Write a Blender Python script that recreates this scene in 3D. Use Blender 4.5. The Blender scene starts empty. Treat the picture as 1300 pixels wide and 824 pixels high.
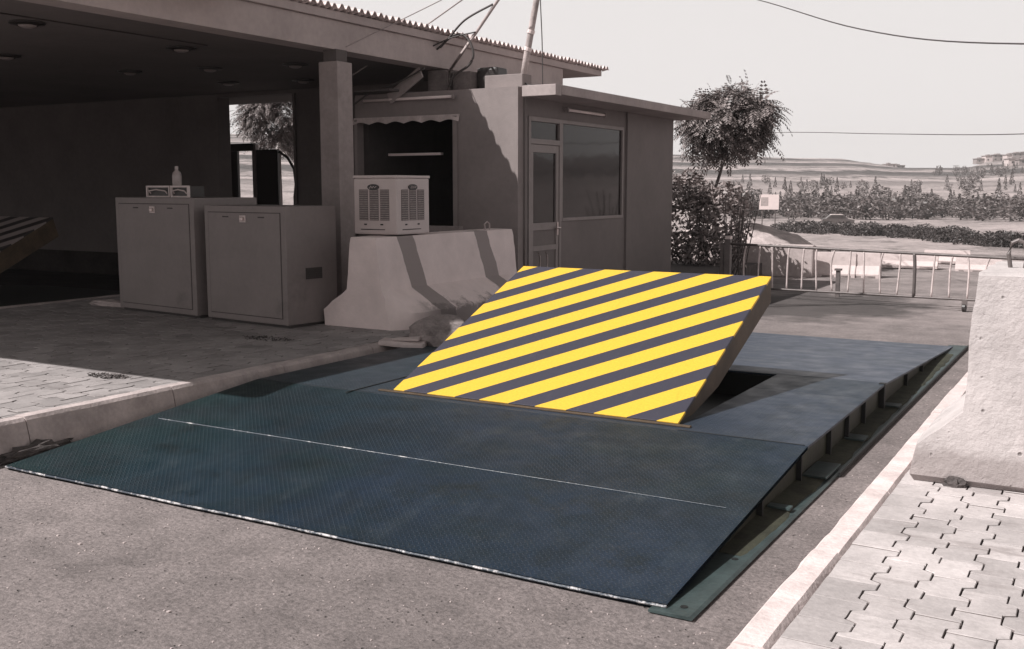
import bpy, bmesh, math, random
from mathutils import Vector, Matrix, noise
random.seed(7)
R = math.radians
scene = bpy.context.scene
COL = scene.collection

# ------------------------------------------------------------------ materials
def grey(v, w=1.0):
    return (v, v * (1 - .15 * w), v * (1 - .175 * w))

class NT:
    def __init__(s, name):
        s.m = bpy.data.materials.new(name); s.m.use_nodes = True
        s.t = s.m.node_tree; s.b = s.t.nodes['Principled BSDF']
    def n(s, typ, **kw):
        nd = s.t.nodes.new(typ)
        for k, v in kw.items():
            if k in nd.inputs: nd.inputs[k].default_value = v
            else: setattr(nd, k, v)
        return nd
    def l(s, a, b): s.t.links.new(a, b)
    def coord(s): 
        return s.n('ShaderNodeTexCoord').outputs['Object']
    def noise(s, vec, scale, detail=6, rough=.6):
        nd = s.n('ShaderNodeTexNoise'); nd.inputs['Scale'].default_value = scale
        nd.inputs['Detail'].default_value = detail; nd.inputs['Roughness'].default_value = rough
        s.l(vec, nd.inputs['Vector']); return nd.outputs['Fac']
    def ramp(s, fac, stops, interp='LINEAR'):
        nd = s.n('ShaderNodeValToRGB'); nd.color_ramp.interpolation = interp
        e = nd.color_ramp.elements
        while len(e) < len(stops): e.new(.5)
        for i, (p, c) in enumerate(stops):
            e[i].position = p
            e[i].color = (c, c, c, 1) if isinstance(c, (int, float)) else (*c, 1)
        s.l(fac, nd.inputs['Fac']); return nd.outputs['Color']
    def mix(s, fac, a, b, mode='MIX'):
        nd = s.n('ShaderNodeMix', data_type='RGBA', blend_type=mode)
        for k, v in ((0, fac), (6, a), (7, b)):
            if isinstance(v, (int, float)): nd.inputs[k].default_value = v if k == 0 else (v, v, v, 1)
            elif isinstance(v, tuple): nd.inputs[k].default_value = (*v[:3], 1)
            else: s.l(v, nd.inputs[k])
        return nd.outputs[2]
    def math(s, op, a, b=0.0, c=0.0):
        nd = s.n('ShaderNodeMath', operation=op)
        for k, v in enumerate((a, b, c)):
            if isinstance(v, (int, float)): nd.inputs[k].default_value = v
            else: s.l(v, nd.inputs[k])
        return nd.outputs[0]
    def bump(s, h, strength=.3, dist=.01):
        nd = s.n('ShaderNodeBump'); nd.inputs['Strength'].default_value = strength
        nd.inputs['Distance'].default_value = dist
        s.l(h, nd.inputs['Height']); s.l(nd.outputs[0], s.b.inputs['Normal'])

def mat(name, c, var=.25, sc=3.0, rough=.8, bump=.25, bsc=60.0, metal=0.0, spec=None, stain=None, bd=.01):
    """general worn surface: two scales of noise, optional dark stains"""
    s = NT(name); co = s.coord()
    c = grey(c) if isinstance(c, (int, float)) else c
    f = s.ramp(s.noise(co, sc), [(.3, 1 - var), (.7, 1 + var)])
    f2 = s.ramp(s.noise(co, sc * 9), [(.3, 1 - var * .5), (.7, 1 + var * .5)])
    col = s.mix(1.0, s.mix(1.0, c, f, 'MULTIPLY'), f2, 'MULTIPLY')
    if stain:
        amt, ssc, thr = stain
        st = s.ramp(s.noise(co, ssc, 8, .7), [(thr, 0.0), (min(1, thr + .12), amt)])
        col = s.mix(st, col, tuple(x * .35 for x in c))
    s.l(col, s.b.inputs['Base Color'])
    s.b.inputs['Roughness'].default_value = rough; s.b.inputs['Metallic'].default_value = metal
    if spec is not None: s.b.inputs['Specular IOR Level'].default_value = spec
    if bump: s.bump(s.noise(co, bsc, 4), bump, bd)
    return s.m

M = {}
def asphalt():
    s = NT('asphalt'); co = s.coord()
    big = s.ramp(s.noise(co, .45, 5), [(.3, .78), (.7, 1.16)])
    mid = s.ramp(s.noise(co, 3.2, 8, .75), [(.36, .76), (.66, 1.16)])
    fine = s.ramp(s.noise(co, 40, 5, .8), [(.36, .58), (.64, 1.36)])
    col = s.mix(1, s.mix(1, s.mix(1, grey(.186), big, 'MULTIPLY'), mid, 'MULTIPLY'), fine, 'MULTIPLY')
    # dark pits and pale chips of stone
    v = s.n('ShaderNodeTexVoronoi'); v.inputs['Scale'].default_value = 26; s.l(co, v.inputs['Vector'])
    keep = s.ramp(s.noise(co, 11, 2), [(.56, 0), (.62, 1)])
    d = s.mix(1, s.ramp(v.outputs['Distance'], [(.10, 1), (.24, 0)]), keep, 'MULTIPLY')
    col = s.mix(s.math('MULTIPLY', d, .6), col, grey(.05))
    v2 = s.n('ShaderNodeTexVoronoi'); v2.inputs['Scale'].default_value = 19; s.l(co, v2.inputs['Vector'])
    keep2 = s.ramp(s.noise(co, 7, 2), [(.6, 0), (.66, 1)])
    d2 = s.mix(1, s.ramp(v2.outputs['Distance'], [(.07, 1), (.16, 0)]), keep2, 'MULTIPLY')
    col = s.mix(s.math('MULTIPLY', d2, .8), col, grey(.4))
    # dusty paler ground beyond the ramp
    sep = s.n('ShaderNodeSeparateXYZ'); s.l(co, sep.inputs[0])
    far = s.ramp(s.math('MULTIPLY', sep.outputs['Y'], 1 / 40), [(.305, 0), (.36, 1)])
    dn = s.ramp(s.noise(co, .8, 6, .7), [(.4, 0), (.62, 1)])
    col = s.mix(s.math('MULTIPLY', s.math('MULTIPLY', far, dn), .5), col, grey(.33))
    # dark uneven patch behind the ramp, in the gateway
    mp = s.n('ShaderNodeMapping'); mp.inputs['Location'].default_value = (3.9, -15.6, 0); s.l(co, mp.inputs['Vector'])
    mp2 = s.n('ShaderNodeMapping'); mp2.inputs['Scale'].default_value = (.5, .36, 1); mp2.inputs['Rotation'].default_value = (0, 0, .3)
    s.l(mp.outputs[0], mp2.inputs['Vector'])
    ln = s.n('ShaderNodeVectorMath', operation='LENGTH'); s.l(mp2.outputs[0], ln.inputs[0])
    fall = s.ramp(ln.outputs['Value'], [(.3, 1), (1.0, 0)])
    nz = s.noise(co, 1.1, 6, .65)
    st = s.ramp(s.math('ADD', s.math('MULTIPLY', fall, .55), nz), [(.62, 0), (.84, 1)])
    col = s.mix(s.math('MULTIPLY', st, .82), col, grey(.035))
    s.l(col, s.b.inputs['Base Color']); s.b.inputs['Roughness'].default_value = .9
    h = s.math('ADD', s.math('MULTIPLY', s.noise(co, 70, 3), .6), s.math('SUBTRACT', s.noise(co, 5, 5), d))
    s.bump(h, .75, .014)
    return s.m
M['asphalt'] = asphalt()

def paver(name, c):
    s = NT(name); co = s.coord()
    g = s.n('ShaderNodeNewGeometry')
    isl = s.ramp(g.outputs['Random Per Island'], [(0, .80), (1, 1.14)])
    mid = s.ramp(s.noise(co, 2.3, 7, .7), [(.32, .74), (.68, 1.12)])
    fine = s.ramp(s.noise(co, 42, 4, .7), [(.3, .88), (.7, 1.1)])
    col = s.mix(1, s.mix(1, s.mix(1, grey(c, .6), isl, 'MULTIPLY'), mid, 'MULTIPLY'), fine, 'MULTIPLY')
    mp = s.n('ShaderNodeMapping'); mp.inputs['Scale'].default_value = (1.2, 4.5, 1); s.l(co, mp.inputs['Vector'])
    st = s.ramp(s.noise(mp.outputs[0], 1.5, 7, .75), [(.56, 0), (.70, .6)])
    col = s.mix(st, col, grey(c * .45))
    s.l(col, s.b.inputs['Base Color']); s.b.inputs['Roughness'].default_value = .88
    s.bump(s.math('ADD', s.noise(co, 50, 4), s.math('MULTIPLY', s.noise(co, 9, 4), .8)), .35, .006)
    return s.m
M['paver_pale'] = paver('pale_concrete_paver', .46)
M['paver_grey'] = paver('grey_concrete_paver', .30)
M['joint_pale'] = mat('joint_dust', .19, .4, 9, .95)
M['joint_sand'] = mat('joint_sand', .11, .3, 8, .95)
M['kerb'] = mat('kerb_concrete', .42, .22, 4, .9, .4, 45, stain=(.5, 2.2, .6))
M['kerb_pale'] = mat('pale_kerb_concrete', .60, .2, 5, .9, .45, 40, stain=(.4, 3.0, .62))

def deck_steel(name='tread_plate', worn=0.0):
    s = NT(name); co = s.coord()
    n1 = s.noise(co, .9, 6, .65)
    col = s.ramp(n1, [(.32, (.005, .017, .022)), (.5, (.007, .019, .036)), (.68, (.013, .026, .048))])
    sep = s.n('ShaderNodeSeparateXYZ'); s.l(co, sep.inputs[0])
    # green algae tint towards the kerb side of the lane
    left = s.ramp(s.math('ADD', s.math('MULTIPLY', sep.outputs['X'], -.22), s.math('MULTIPLY', n1, .4)), [(1.02, 0), (1.45, .7)])
    left = s.ramp(s.math('MULTIPLY_ADD', sep.outputs['X'], -.25, -.62), [(.25, 0), (.9, .7)])
    col = s.mix(left, col, (.008, .028, .022))
    # dry dust and tyre-worn streaks
    mp = s.n('ShaderNodeMapping'); mp.inputs['Scale'].default_value = (2.2, .7, 1); s.l(co, mp.inputs['Vector'])
    d = s.ramp(s.noise(mp.outputs[0], 2.6, 8, .75), [(.52, 0), (.78, .55)])
    col = s.mix(d, col, (.05, .065, .075))
    sp = s.ramp(s.noise(co, 22, 4, .8), [(.62, 0), (.72, .35)])
    col = s.mix(sp, col, (.10, .12, .13))
    dk = s.ramp(s.noise(co, 3.1, 6, .8), [(.50, 0), (.68, .8)])
    col = s.mix(dk, col, (.004, .009, .010))
    pt = s.ramp(s.noise(co, 1.25, 7, .75), [(.47, 0), (.63, .7)])
    col = s.mix(pt, col, (.004, .010, .015))
    ds = s.ramp(s.noise(co, 6.5, 8, .85), [(.57, 0), (.70, .5)])
    col = s.mix(ds, col, (.060, .072, .078))
    # raised tears of the tread pattern, alternating direction
    def dash(rx, ry, ox):
        fx = s.math('MULTIPLY_ADD', sep.outputs['X'], 1 / .034, ox); fy = s.math('MULTIPLY', sep.outputs['Y'], 1 / .034)
        a = s.math('SUBTRACT', s.math('FRACT', fx), .5); b = s.math('SUBTRACT', s.math('FRACT', s.math('ADD', fy, ox)), .5)
        u = s.math('ADD', s.math('MULTIPLY', a, rx), s.math('MULTIPLY', b, ry))
        w = s.math('SUBTRACT', s.math('MULTIPLY', a, ry), s.math('MULTIPLY', b, rx))
        q = s.math('ADD', s.math('MULTIPLY', s.math('MULTIPLY', u, u), 9), s.math('MULTIPLY', s.math('MULTIPLY', w, w), 110))
        return s.ramp(q, [(.3, 1), (1.0, 0)])
    h = s.math('ADD', dash(.7, .7, 0.0), dash(.7, -.7, .5))
    scuff = s.ramp(s.noise(co, 1.6, 6, .7), [(.35, .08), (.68, .55)])
    col = s.mix(s.math('MULTIPLY', h, scuff), col, (.050, .066, .085))
    if worn: col = s.mix(worn, col, (.115, .13, .17))  # sky sheen painted in along with the wear, as a paler blue-grey
    s.l(col, s.b.inputs['Base Color'])
    s.l(s.ramp(s.noise(co, 5, 5), [(.3, .36), (.7, .58)]), s.b.inputs['Roughness'])
    s.b.inputs['Metallic'].default_value = .15
    s.bump(s.math('ADD', h, s.math('MULTIPLY', s.noise(co, 3, 4), 1.5)), .9, .005)
    return s.m
M['deck'] = deck_steel()
M['deck_worn_sheen'] = deck_steel('worn_sheen_tread_plate', .45)
M['deck_flat'] = deck_steel('scuffed_tread_plate', .16)

def stripes(name, c_a, c_b, slope, per, off, rough=.5):
    s = NT(name); co = s.coord()
    sep = s.n('ShaderNodeSeparateXYZ'); s.l(co, sep.inputs[0])
    w = s.math('SUBTRACT', sep.outputs['Y'], s.math('MULTIPLY', sep.outputs['X'], slope))
    edge = s.math('MULTIPLY', s.math('SUBTRACT', s.noise(co, 40, 3), .5), .006)
    fr = s.math('FRACT', s.math('MULTIPLY', s.math('ADD', s.math('SUBTRACT', w, off), edge), 1 / per))
    k = s.math('LESS_THAN', fr, .535)
    va = s.ramp(s.noise(co, 60, 4, .8), [(.3, .85), (.7, 1.1)])
    a = s.mix(1, c_a, va, 'MULTIPLY'); b = s.mix(1, c_b, va, 'MULTIPLY')
    wear = s.ramp(s.noise(co, 9, 7, .8), [(.62, 0), (.72, .6)])
    a = s.mix(wear, a, tuple(x * .6 + .06 for x in c_a))
    mpz = s.n('ShaderNodeMapping'); mpz.inputs['Scale'].default_value = (5, .7, 1); s.l(co, mpz.inputs['Vector'])
    rub = s.ramp(s.noise(mpz.outputs[0], 3, 8, .8), [(.55, 0), (.75, .34)])
    a = s.mix(rub, a, tuple(x * .5 for x in c_a))
    b = s.mix(rub, b, grey(.10))
    s.l(s.mix(k, b, a), s.b.inputs['Base Color'])
    s.b.inputs['Roughness'].default_value = rough
    s.bump(s.noise(co, 90, 3), .2, .003)
    return s.m
M['plate'] = stripes('yellow_black_stripes', (.68, .42, .042), (.040, .038, .054), .92, .41, -.086 - .41 * 4)
M['plate_dark'] = stripes('shade_greyed_stripes', grey(.30), grey(.03), .92, .41, 0)  # yellow greyed as in shade, painted into the stripe colours
M['skirt'] = mat('brown_steel_edge', (.075, .050, .030), .35, 5, .6, .2)
M['olive'] = mat('olive_steel_side', (.020, .023, .012), .4, 4, .6, .3, 30)
M['flange'] = mat('green_steel_flange', (.034, .050, .050), .4, 5, .5, .3, 30, stain=(.8, 4, .6))
M['caked_dirt'] = mat('caked_dirt', (.032, .033, .020), .5, 9, .95, .7, 25)
M['black_steel'] = mat('black_steel', (.008, .009, .009), .3, 5, .6, .1)
M['bright_edge'] = mat('worn_bright_steel', (.62, .64, .64), .5, 14, .35, .4, 90, metal=.5)
def edge_steel(name, thr):
    s = NT(name); co = s.coord()
    k = s.ramp(s.noise(co, 9, 5, .8), [(thr, 0), (thr + .1, 1)])
    s.l(s.mix(k, (.025, .035, .05), (.52, .50, .50)), s.b.inputs['Base Color']); s.b.inputs['Roughness'].default_value = .4
    s.bump(s.noise(co, 60, 3), .4, .004); return s.m
M['bright_edge'] = edge_steel('worn_bright_steel', .50)
M['bead'] = edge_steel('weld_bead_steel', .55)
M['bead_faint'] = edge_steel('faint_bead_steel', .62)

M['render_dark'] = mat('dark_render', .105, .15, 1.2, .9, .25, 25)
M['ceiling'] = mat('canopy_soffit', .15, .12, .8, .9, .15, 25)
M['beam'] = mat('canopy_beam_render', .42, .12, 1.5, .9, .25, 30, stain=(.35, 1.1, .62))
M['column'] = mat('column_render', .30, .18, 2.0, .9, .3, 25, stain=(.3, 1.5, .6))
M['tile'] = mat('roof_tile', .62, .4, 6, .85, .3, 30)
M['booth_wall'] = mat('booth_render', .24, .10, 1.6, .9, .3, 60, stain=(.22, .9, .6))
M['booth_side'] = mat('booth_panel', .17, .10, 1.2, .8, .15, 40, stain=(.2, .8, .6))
M['booth_roof'] = mat('booth_roof_slab', .36, .15, 2, .85, .2, 30)
M['frame'] = mat('door_frame_paint', .24, .12, 4, .6, .1)
M['interior'] = mat('booth_interior', .06, .2, 1, .9, .1)
def glass_dark():
    s = NT('dark_window_glass'); s.b.inputs['Base Color'].default_value = (.022, .017, .017, 1)
    s.b.inputs['Roughness'].default_value = .06; s.b.inputs['IOR'].default_value = 1.38; s.b.inputs['Specular IOR Level'].default_value = .4
    co = s.coord(); s.bump(s.noise(co, 1.6, 2), .12, .02); return s.m
M['glass'] = glass_dark()
M['cabinet'] = mat('cabinet_paint', .21, .09, 2, .5, .06, 30, stain=(.35, 1.3, .6))
M['cabinet_seam'] = mat('cabinet_seam', .05, .1, 4, .7, 0)
M['metal'] = mat('bright_metal', .55, .2, 12, .3, .1, 40, metal=.8)
M['metal_pale'] = mat('pale_metal', .62, .15, 12, .4, 0)
M['galv'] = mat('galvanised_steel', .60, .25, 9, .5, .15, 40, metal=.15)
M['rail'] = mat('weathered_fence_steel', .13, .3, 8, .55, .15, 40, metal=.2)
M['concrete'] = mat('barrier_concrete', .40, .14, 2.5, .92, .35, 35, stain=(.25, 1.4, .6))
M['rubble'] = mat('broken_concrete', .26, .3, 5, .95, .6, 22, stain=(.6, 4, .5))
M['wall_grey'] = mat('low_wall_concrete', .42, .2, 2, .9, .3, 20, stain=(.4, 1.2, .6))
M['cooler'] = mat('cooler_plastic', .52, .06, 3, .5, .05, 30)
M['pad_back'] = mat('pad_back', .15, .2, 8, .8, 0)
M['cooler_pad'] = mat('cooler_pad', .33, .25, 30, .8, .6, 120)
M['badge'] = mat('badge_black', .03, .1, 5, .4, 0)
M['badge_ink'] = mat('badge_silver', .45, .1, 5, .4, 0)
M['dark_slot'] = mat('dark_slot', .015, .1, 5, .7, 0)
M['white_tube'] = mat('white_tube', .78, .05, 3, .4, 0)
M['awning'] = mat('awning_fabric', .50, .2, 5, .9, .2)
M['shade_board'] = mat('shaded_board', .09, .2, 3, .9, .2)
M['rust_box'] = mat('roof_box', .17, .3, 6, .85, .3)
M['wood_pole'] = mat('wooden_pole', .40, .35, 7, .85, .4, 30)
M['cable'] = mat('cable', .06, .2, 4, .6, 0)
M['wire_pale'] = mat('pale_wire', .30, .2, 4, .5, 0)
M['bark'] = mat('bark', .10, .35, 8, .95, .6, 20)
M['bottle'] = mat('pale_bottle', .40, .1, 6, .25, 0)
M['sign_white'] = mat('sign_white', .80, .04, 3, .5, 0)
M['sign_grey'] = mat('sign_print', .42, .2, 4, .6, 0)
M['house'] = mat('house_render', .55, .1, .3, .9, 0)
M['house_dark'] = mat('house_grey_render', .27, .15, .3, .9, 0)
M['window_dark'] = mat('far_window', .05, .1, 1, .3, 0)
M['pale_block'] = mat('pale_block_concrete', .52, .12, 2, .9, .2)
M['car_paint'] = mat('car_paint', .10, .05, 1, .3, 0)
M['white_paint'] = mat('white_paint', .75, .05, 1, .4, 0)
M['earth'] = mat('dry_earth', .42, .35, 3.5, .95, .6, 14)
M['lens'] = mat('lamp_lens', .30, .1, 5, .4, 0)
M['litter'] = mat('dark_litter', .075, .5, 9, .95, .5, 30)

def right_block():
    s = NT('pitted_pale_concrete'); co = s.coord()
    f = s.ramp(s.noise(co, 3.5, 7, .7), [(.3, .78), (.7, 1.12)])
    col = s.mix(1, grey(.50, .6), f, 'MULTIPLY')
    v = s.n('ShaderNodeTexVoronoi'); v.inputs['Scale'].default_value = 21; s.l(co, v.inputs['Vector'])
    keep = s.ramp(s.noise(co, 8, 3), [(.56, 0), (.63, 1)])
    pit = s.mix(1, s.ramp(v.outputs['Distance'], [(.10, 1), (.27, 0)]), keep, 'MULTIPLY')
    col = s.mix(s.math('MULTIPLY', pit, .75), col, grey(.13))
    sep = s.n('ShaderNodeSeparateXYZ'); s.l(co, sep.inputs[0])
    old = s.ramp(s.noise(co, 1.7, 8, .75), [(.52, 0), (.70, .45)])
    col = s.mix(old, col, grey(.27))
    # splash-soiled foot of the block
    low = s.ramp(s.math('ADD', sep.outputs['Z'], s.math('MULTIPLY', s.noise(co, 4, 6, .7), .12)), [(.40, .65), (.47, 0)])
    col = s.mix(low, col, grey(.24))
    s.l(col, s.b.inputs['Base Color']); s.b.inputs['Roughness'].default_value = .95
    s.bump(s.math('SUBTRACT', s.noise(co, 30, 6), pit), .7, .012); return s.m
M['pitted'] = right_block()

def left_block():
    s = NT('striped_barrier_concrete'); co = s.coord()
    f = s.ramp(s.noise(co, 2.2, 7, .7), [(.3, .86), (.7, 1.08)])
    col = s.mix(1, grey(.74), f, 'MULTIPLY')
    sep = s.n('ShaderNodeSeparateXYZ'); s.l(co, sep.inputs[0])
    # two painted grey bands over the lane side, slanted along the wall
    t = s.math('ADD', sep.outputs['Y'], s.math('MULTIPLY', s.math('SUBTRACT', sep.outputs['Z'], 1.2), .33))
    t = s.math('ADD', t, s.math('MULTIPLY', s.math('SUBTRACT', s.noise(co, 14, 3), .5), .02))
    k = 0
    for a, b in ((8.97, 9.27), (10.50, 10.80)):
        q = s.math('MULTIPLY', s.math('GREATER_THAN', t, a), s.math('LESS_THAN', t, b))
        k = q if k == 0 else s.math('ADD', k, q)
    side = s.math('GREATER_THAN', sep.outputs['X'], -6.80)
    col = s.mix(s.math('MULTIPLY', s.math('MULTIPLY', k, side), .88), col, grey(.25))
    toe = s.math('MULTIPLY', s.math('GREATER_THAN', sep.outputs['X'], -6.56), s.ramp(s.math('MULTIPLY_ADD', sep.outputs['Y'], .5, -4.2), [(.2, 0), (.42, 1)]))
    hh = s.math('ADD', sep.outputs['Z'], s.math('MULTIPLY', s.noise(co, 3.6, 8, .75), .75))
    low = s.math('MULTIPLY', toe, s.ramp(hh, [(.76, .8), (.86, 0)]))
    col = s.mix(low, col, grey(.16))
    s.l(col, s.b.inputs['Base Color']); s.b.inputs['Roughness'].default_value = .93
    s.bump(s.noise(co, 24, 6), .4, .01); return s.m
M['striped'] = left_block()

def leaf(name, a, b):
    s = NT(name); g = s.n('ShaderNodeNewGeometry')
    col = s.ramp(g.outputs['Random Per Island'], [(0, grey(a)), (1, grey(b))])
    s.l(col, s.b.inputs['Base Color']); s.b.inputs['Roughness'].default_value = .5
    s.b.inputs['Specular IOR Level'].default_value = .35
    return s.m
M['leaf'] = leaf('feathery_leaf', .08, .27)
M['leaf_shrub'] = leaf('broad_leaf', .10, .42)
M['leaf_far'] = leaf('far_foliage', .08, .19)
M['leaf_hedge'] = leaf('hedge_foliage', .035, .08)

def terrain_mat():
    s = NT('dry_hillside'); co = s.coord()
    sep = s.n('ShaderNodeSeparateXYZ'); s.l(co, sep.inputs[0])
    z = s.math('ADD', sep.outputs['Z'], s.math('MULTIPLY', s.noise(co, .03, 8, .7), 5.5))
    band = s.math('FRACT', s.math('MULTIPLY', z, 1 / 5.2))
    terr = s.ramp(band, [(0, .045), (.32, .05), (.40, .34), (.54, .46), (.64, .09), (.72, .38), (.84, .14), (1, .045)])
    dry = s.ramp(s.noise(co, .05, 8, .7), [(.35, .26), (.65, .42)])
    zz = s.ramp(s.math('MULTIPLY', sep.outputs['Z'], 1 / 40), [(.05, 0), (.14, 1)])
    terr = s.mix(s.ramp(s.noise(co, .008, 4), [(.25, .88), (.5, 1)]), .33, terr)
    col = s.mix(zz, dry, terr)
    scrub = s.ramp(s.noise(co, .22, 6, .75), [(.56, 0), (.62, .75)])
    col = s.mix(scrub, col, .10)
    scrub2 = s.ramp(s.noise(co, .075, 8, .8), [(.50, 0), (.60, .7)])
    col = s.mix(scrub2, col, .13)
    pale = s.ramp(s.noise(co, .03, 8, .75), [(.58, 0), (.66, .6)])
    col = s.mix(pale, col, .44)
    near = s.ramp(s.noise(co, 1.3, 7, .75), [(.38, .70), (.64, 1.2)])
    col = s.mix(1, col, near, 'MULTIPLY')
    col = s.mix(1, col, grey(1.0), 'MULTIPLY')
    s.l(col, s.b.inputs['Base Color']); s.b.inputs['Roughness'].default_value = .95
    s.bump(s.noise(co, .8, 7, .7), .6, .3)
    return s.m
M['terrain'] = terrain_mat()
M['track'] = mat('pale_dirt_track', .50, .2, .4, .95, .2, 3)

# ------------------------------------------------------------------ mesh builder
class MB:
    def __init__(s): s.v, s.f, s.cut, s.mi = [], [], [], []
    def each(s, name, m, parent=None, **kw):
        out = []
        for q, (v0, f0) in enumerate(s.cut):
            v1, f1 = s.cut[q + 1] if q + 1 < len(s.cut) else (len(s.v), len(s.f))
            p = MB(); p.v = s.v[v0:v1]; p.f = [tuple(i - v0 for i in f) for f in s.f[f0:f1]]
            out.append(p.build(name, m, parent, **kw))
        return out
    def add(s, vs, fs):
        s.cut.append((len(s.v), len(s.f))); n = len(s.v); s.v += [tuple(v) for v in vs]; s.f += [tuple(i + n for i in f) for f in fs]; return s
    def box(s, x0, x1, y0, y1, z0, z1, m=None):
        vs = [(x, y, z) for z in (z0, z1) for y in (y0, y1) for x in (x0, x1)]
        if m: vs = [m @ Vector(v) for v in vs]
        return s.add(vs, [(0, 2, 3, 1), (4, 5, 7, 6), (0, 1, 5, 4), (2, 6, 7, 3), (0, 4, 6, 2), (1, 3, 7, 5)])
    def tube(s, pts, r, n=8, r2=None):
        pts = [Vector(p) for p in pts]; k = len(pts); rings = []
        for i, p in enumerate(pts):
            d = (pts[min(i + 1, k - 1)] - pts[max(i - 1, 0)]).normalized()
            a = d.cross(Vector((0, 0, 1)) if abs(d.z) < .9 else Vector((1, 0, 0))).normalized(); b = d.cross(a)
            rr = r if r2 is None else r + (r2 - r) * i / (k - 1)
            rings.append([p + (a * math.cos(2 * math.pi * j / n) + b * math.sin(2 * math.pi * j / n)) * rr for j in range(n)])
        vs = [v for g in rings for v in g]; fs = []
        for i in range(k - 1):
            for j in range(n):
                fs.append((i * n + j, i * n + (j + 1) % n, (i + 1) * n + (j + 1) % n, (i + 1) * n + j))
        fs.append(tuple(range(n))[::-1]); fs.append(tuple((k - 1) * n + j for j in range(n)))
        return s.add(vs, fs)
    def prism(s, poly, a0, a1, axis='y'):
        """poly of 2-D points extruded along an axis: y -> (x,z), x -> (y,z), z -> (x,y)"""
        def P(p, a): return {'y': (p[0], a, p[1]), 'x': (a, p[0], p[1]), 'z': (p[0], p[1], a)}[axis]
        n = len(poly)
        vs = [P(p, a0) for p in poly] + [P(p, a1) for p in poly]
        fs = [tuple(range(n)), tuple(range(2 * n - 1, n - 1, -1))]
        fs += [(i, n + i, n + (i + 1) % n, (i + 1) % n) for i in range(n)]
        return s.add(vs, fs)
    def cyl(s, c, r, z0, z1, n=20):
        vs = [(c[0] + r * math.cos(2 * math.pi * i / n), c[1] + r * math.sin(2 * math.pi * i / n), z) for z in (z0, z1) for i in range(n)]
        return s.add(vs, [tuple(range(n))[::-1], tuple(range(n, 2 * n))] + [(i, (i + 1) % n, n + (i + 1) % n, n + i) for i in range(n)])
    def build(s, name, m, parent=None, bevel=0, smooth=False, loc=None, recalc=True):
        me = bpy.data.meshes.new(name); me.from_pydata(s.v, [], s.f)
        if recalc or bevel:
            bm = bmesh.new(); bm.from_mesh(me)
            if recalc: bmesh.ops.recalc_face_normals(bm, faces=bm.faces)
            if bevel:
                es = [e for e in bm.edges if len(e.link_faces) == 2 and e.calc_face_angle(0) > .6]
                bmesh.ops.bevel(bm, geom=es, offset=bevel, segments=2, profile=.6, affect='EDGES', clamp_overlap=True)
            bm.to_mesh(me); bm.free()
        if smooth:
            me.polygons.foreach_set('use_smooth', [True] * len(me.polygons))
        if smooth == 'angle': me.set_sharp_from_angle(angle=R(32))
        me.materials.append(m if not isinstance(m, str) else M[m])
        if s.mi:
            me.materials.append(M['joint_sand']); me.polygons.foreach_set('material_index', s.mi)
        o = bpy.data.objects.new(name, me); COL.objects.link(o)
        if parent: o.parent = parent
        if loc: o.location = loc
        return o

def tag(o, label=None, cat=None, group=None, kind=None):
    for k, v in (('label', label), ('category', cat), ('group', group), ('kind', kind)):
        if v: o[k] = v
    return o
def thing(name, label, cat, loc=(0, 0, 0), rz=0, group=None):
    o = bpy.data.objects.new(name, None); COL.objects.link(o); o.empty_display_size = .2
    o.location = loc; o.rotation_euler.z = rz
    return tag(o, label, cat, group)
def dup(o, loc, rz=0, sc=1.0, label=None, group=None):
    c = o.copy(); COL.objects.link(c); c.location = loc; c.rotation_euler.z = rz
    c.scale = (sc, sc, sc) if isinstance(sc, (int, float)) else sc
    if label: c['label'] = label
    if group: c['group'] = group
    for ch in o.children:
        d = ch.copy(); COL.objects.link(d); d.parent = c
    return c
def roughen(o, amt, sc, seed=0):
    for v in o.data.vertices:
        p = v.co * sc + Vector((seed, seed * 1.7, seed * .3))
        v.co += Vector((noise.noise(p), noise.noise(p + Vector((31, 0, 0))), noise.noise(p + Vector((0, 47, 0))))) * amt

# ------------------------------------------------------------------ camera
CAM_H = 1.7
cam = bpy.data.objects.new('camera', bpy.data.cameras.new('camera')); COL.objects.link(cam)
cam.location = (0, 0, CAM_H); cam.rotation_euler = (R(90 - 7.38), 0, R(30.22))
cam.data.sensor_width = 36; cam.data.lens = 36 * 1328 / 1300
cam.data.clip_start = .05; cam.data.clip_end = 6000
scene.camera = cam
def az(px): return math.atan((px - 650) / 1339.1) - R(30.22)          # bearing of a picture column, from +Y
def at(px, r): a = az(px); return r * math.sin(a), r * math.cos(a)

# ------------------------------------------------------------------ terrain
def interp(x, pts):
    if x <= pts[0][0]: return pts[0][1]
    for (a, u), (b, w) in zip(pts, pts[1:]):
        if x <= b: t = (x - a) / (b - a); t = t * t * (3 - 2 * t); return u + (w - u) * t
    return pts[-1][1]
RIDGE = [(-3.2, 30), (-1.2, 40), (-.78, 37), (-.5, 27), (-.31, 23), (-.235, 21), (-.165, 15.5), (-.125, 15), (-.10, 19), (-.06, 21), (.3, 24), (1.5, 20), (3.2, 30)]
def ground_z(r, a):
    if r < 26: return -.05
    z = interp(r, [(26, -.05), (85, -2.9)])
    if r > 215:
        top = interp(a, RIDGE)
        t = min(1, (r - 215) / 485)
        z = -2.9 + (top + 2.9) * (t ** .9)
        if r > 700: z -= (r - 700) * .02
        st = 3.4; q = z / st; fr = q - math.floor(q)
        if z > 3: z = .45 * z + .55 * st * (math.floor(q) + (fr ** 3))
        z += 1.1 * noise.noise(Vector((r * math.sin(a) * .011, r * math.cos(a) * .011, 3)))
    return z + (.16 * noise.noise(Vector((r * math.sin(a) * .12, r * math.cos(a) * .12, 0))) if r > 30 else 0)
mb = MB()
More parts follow.
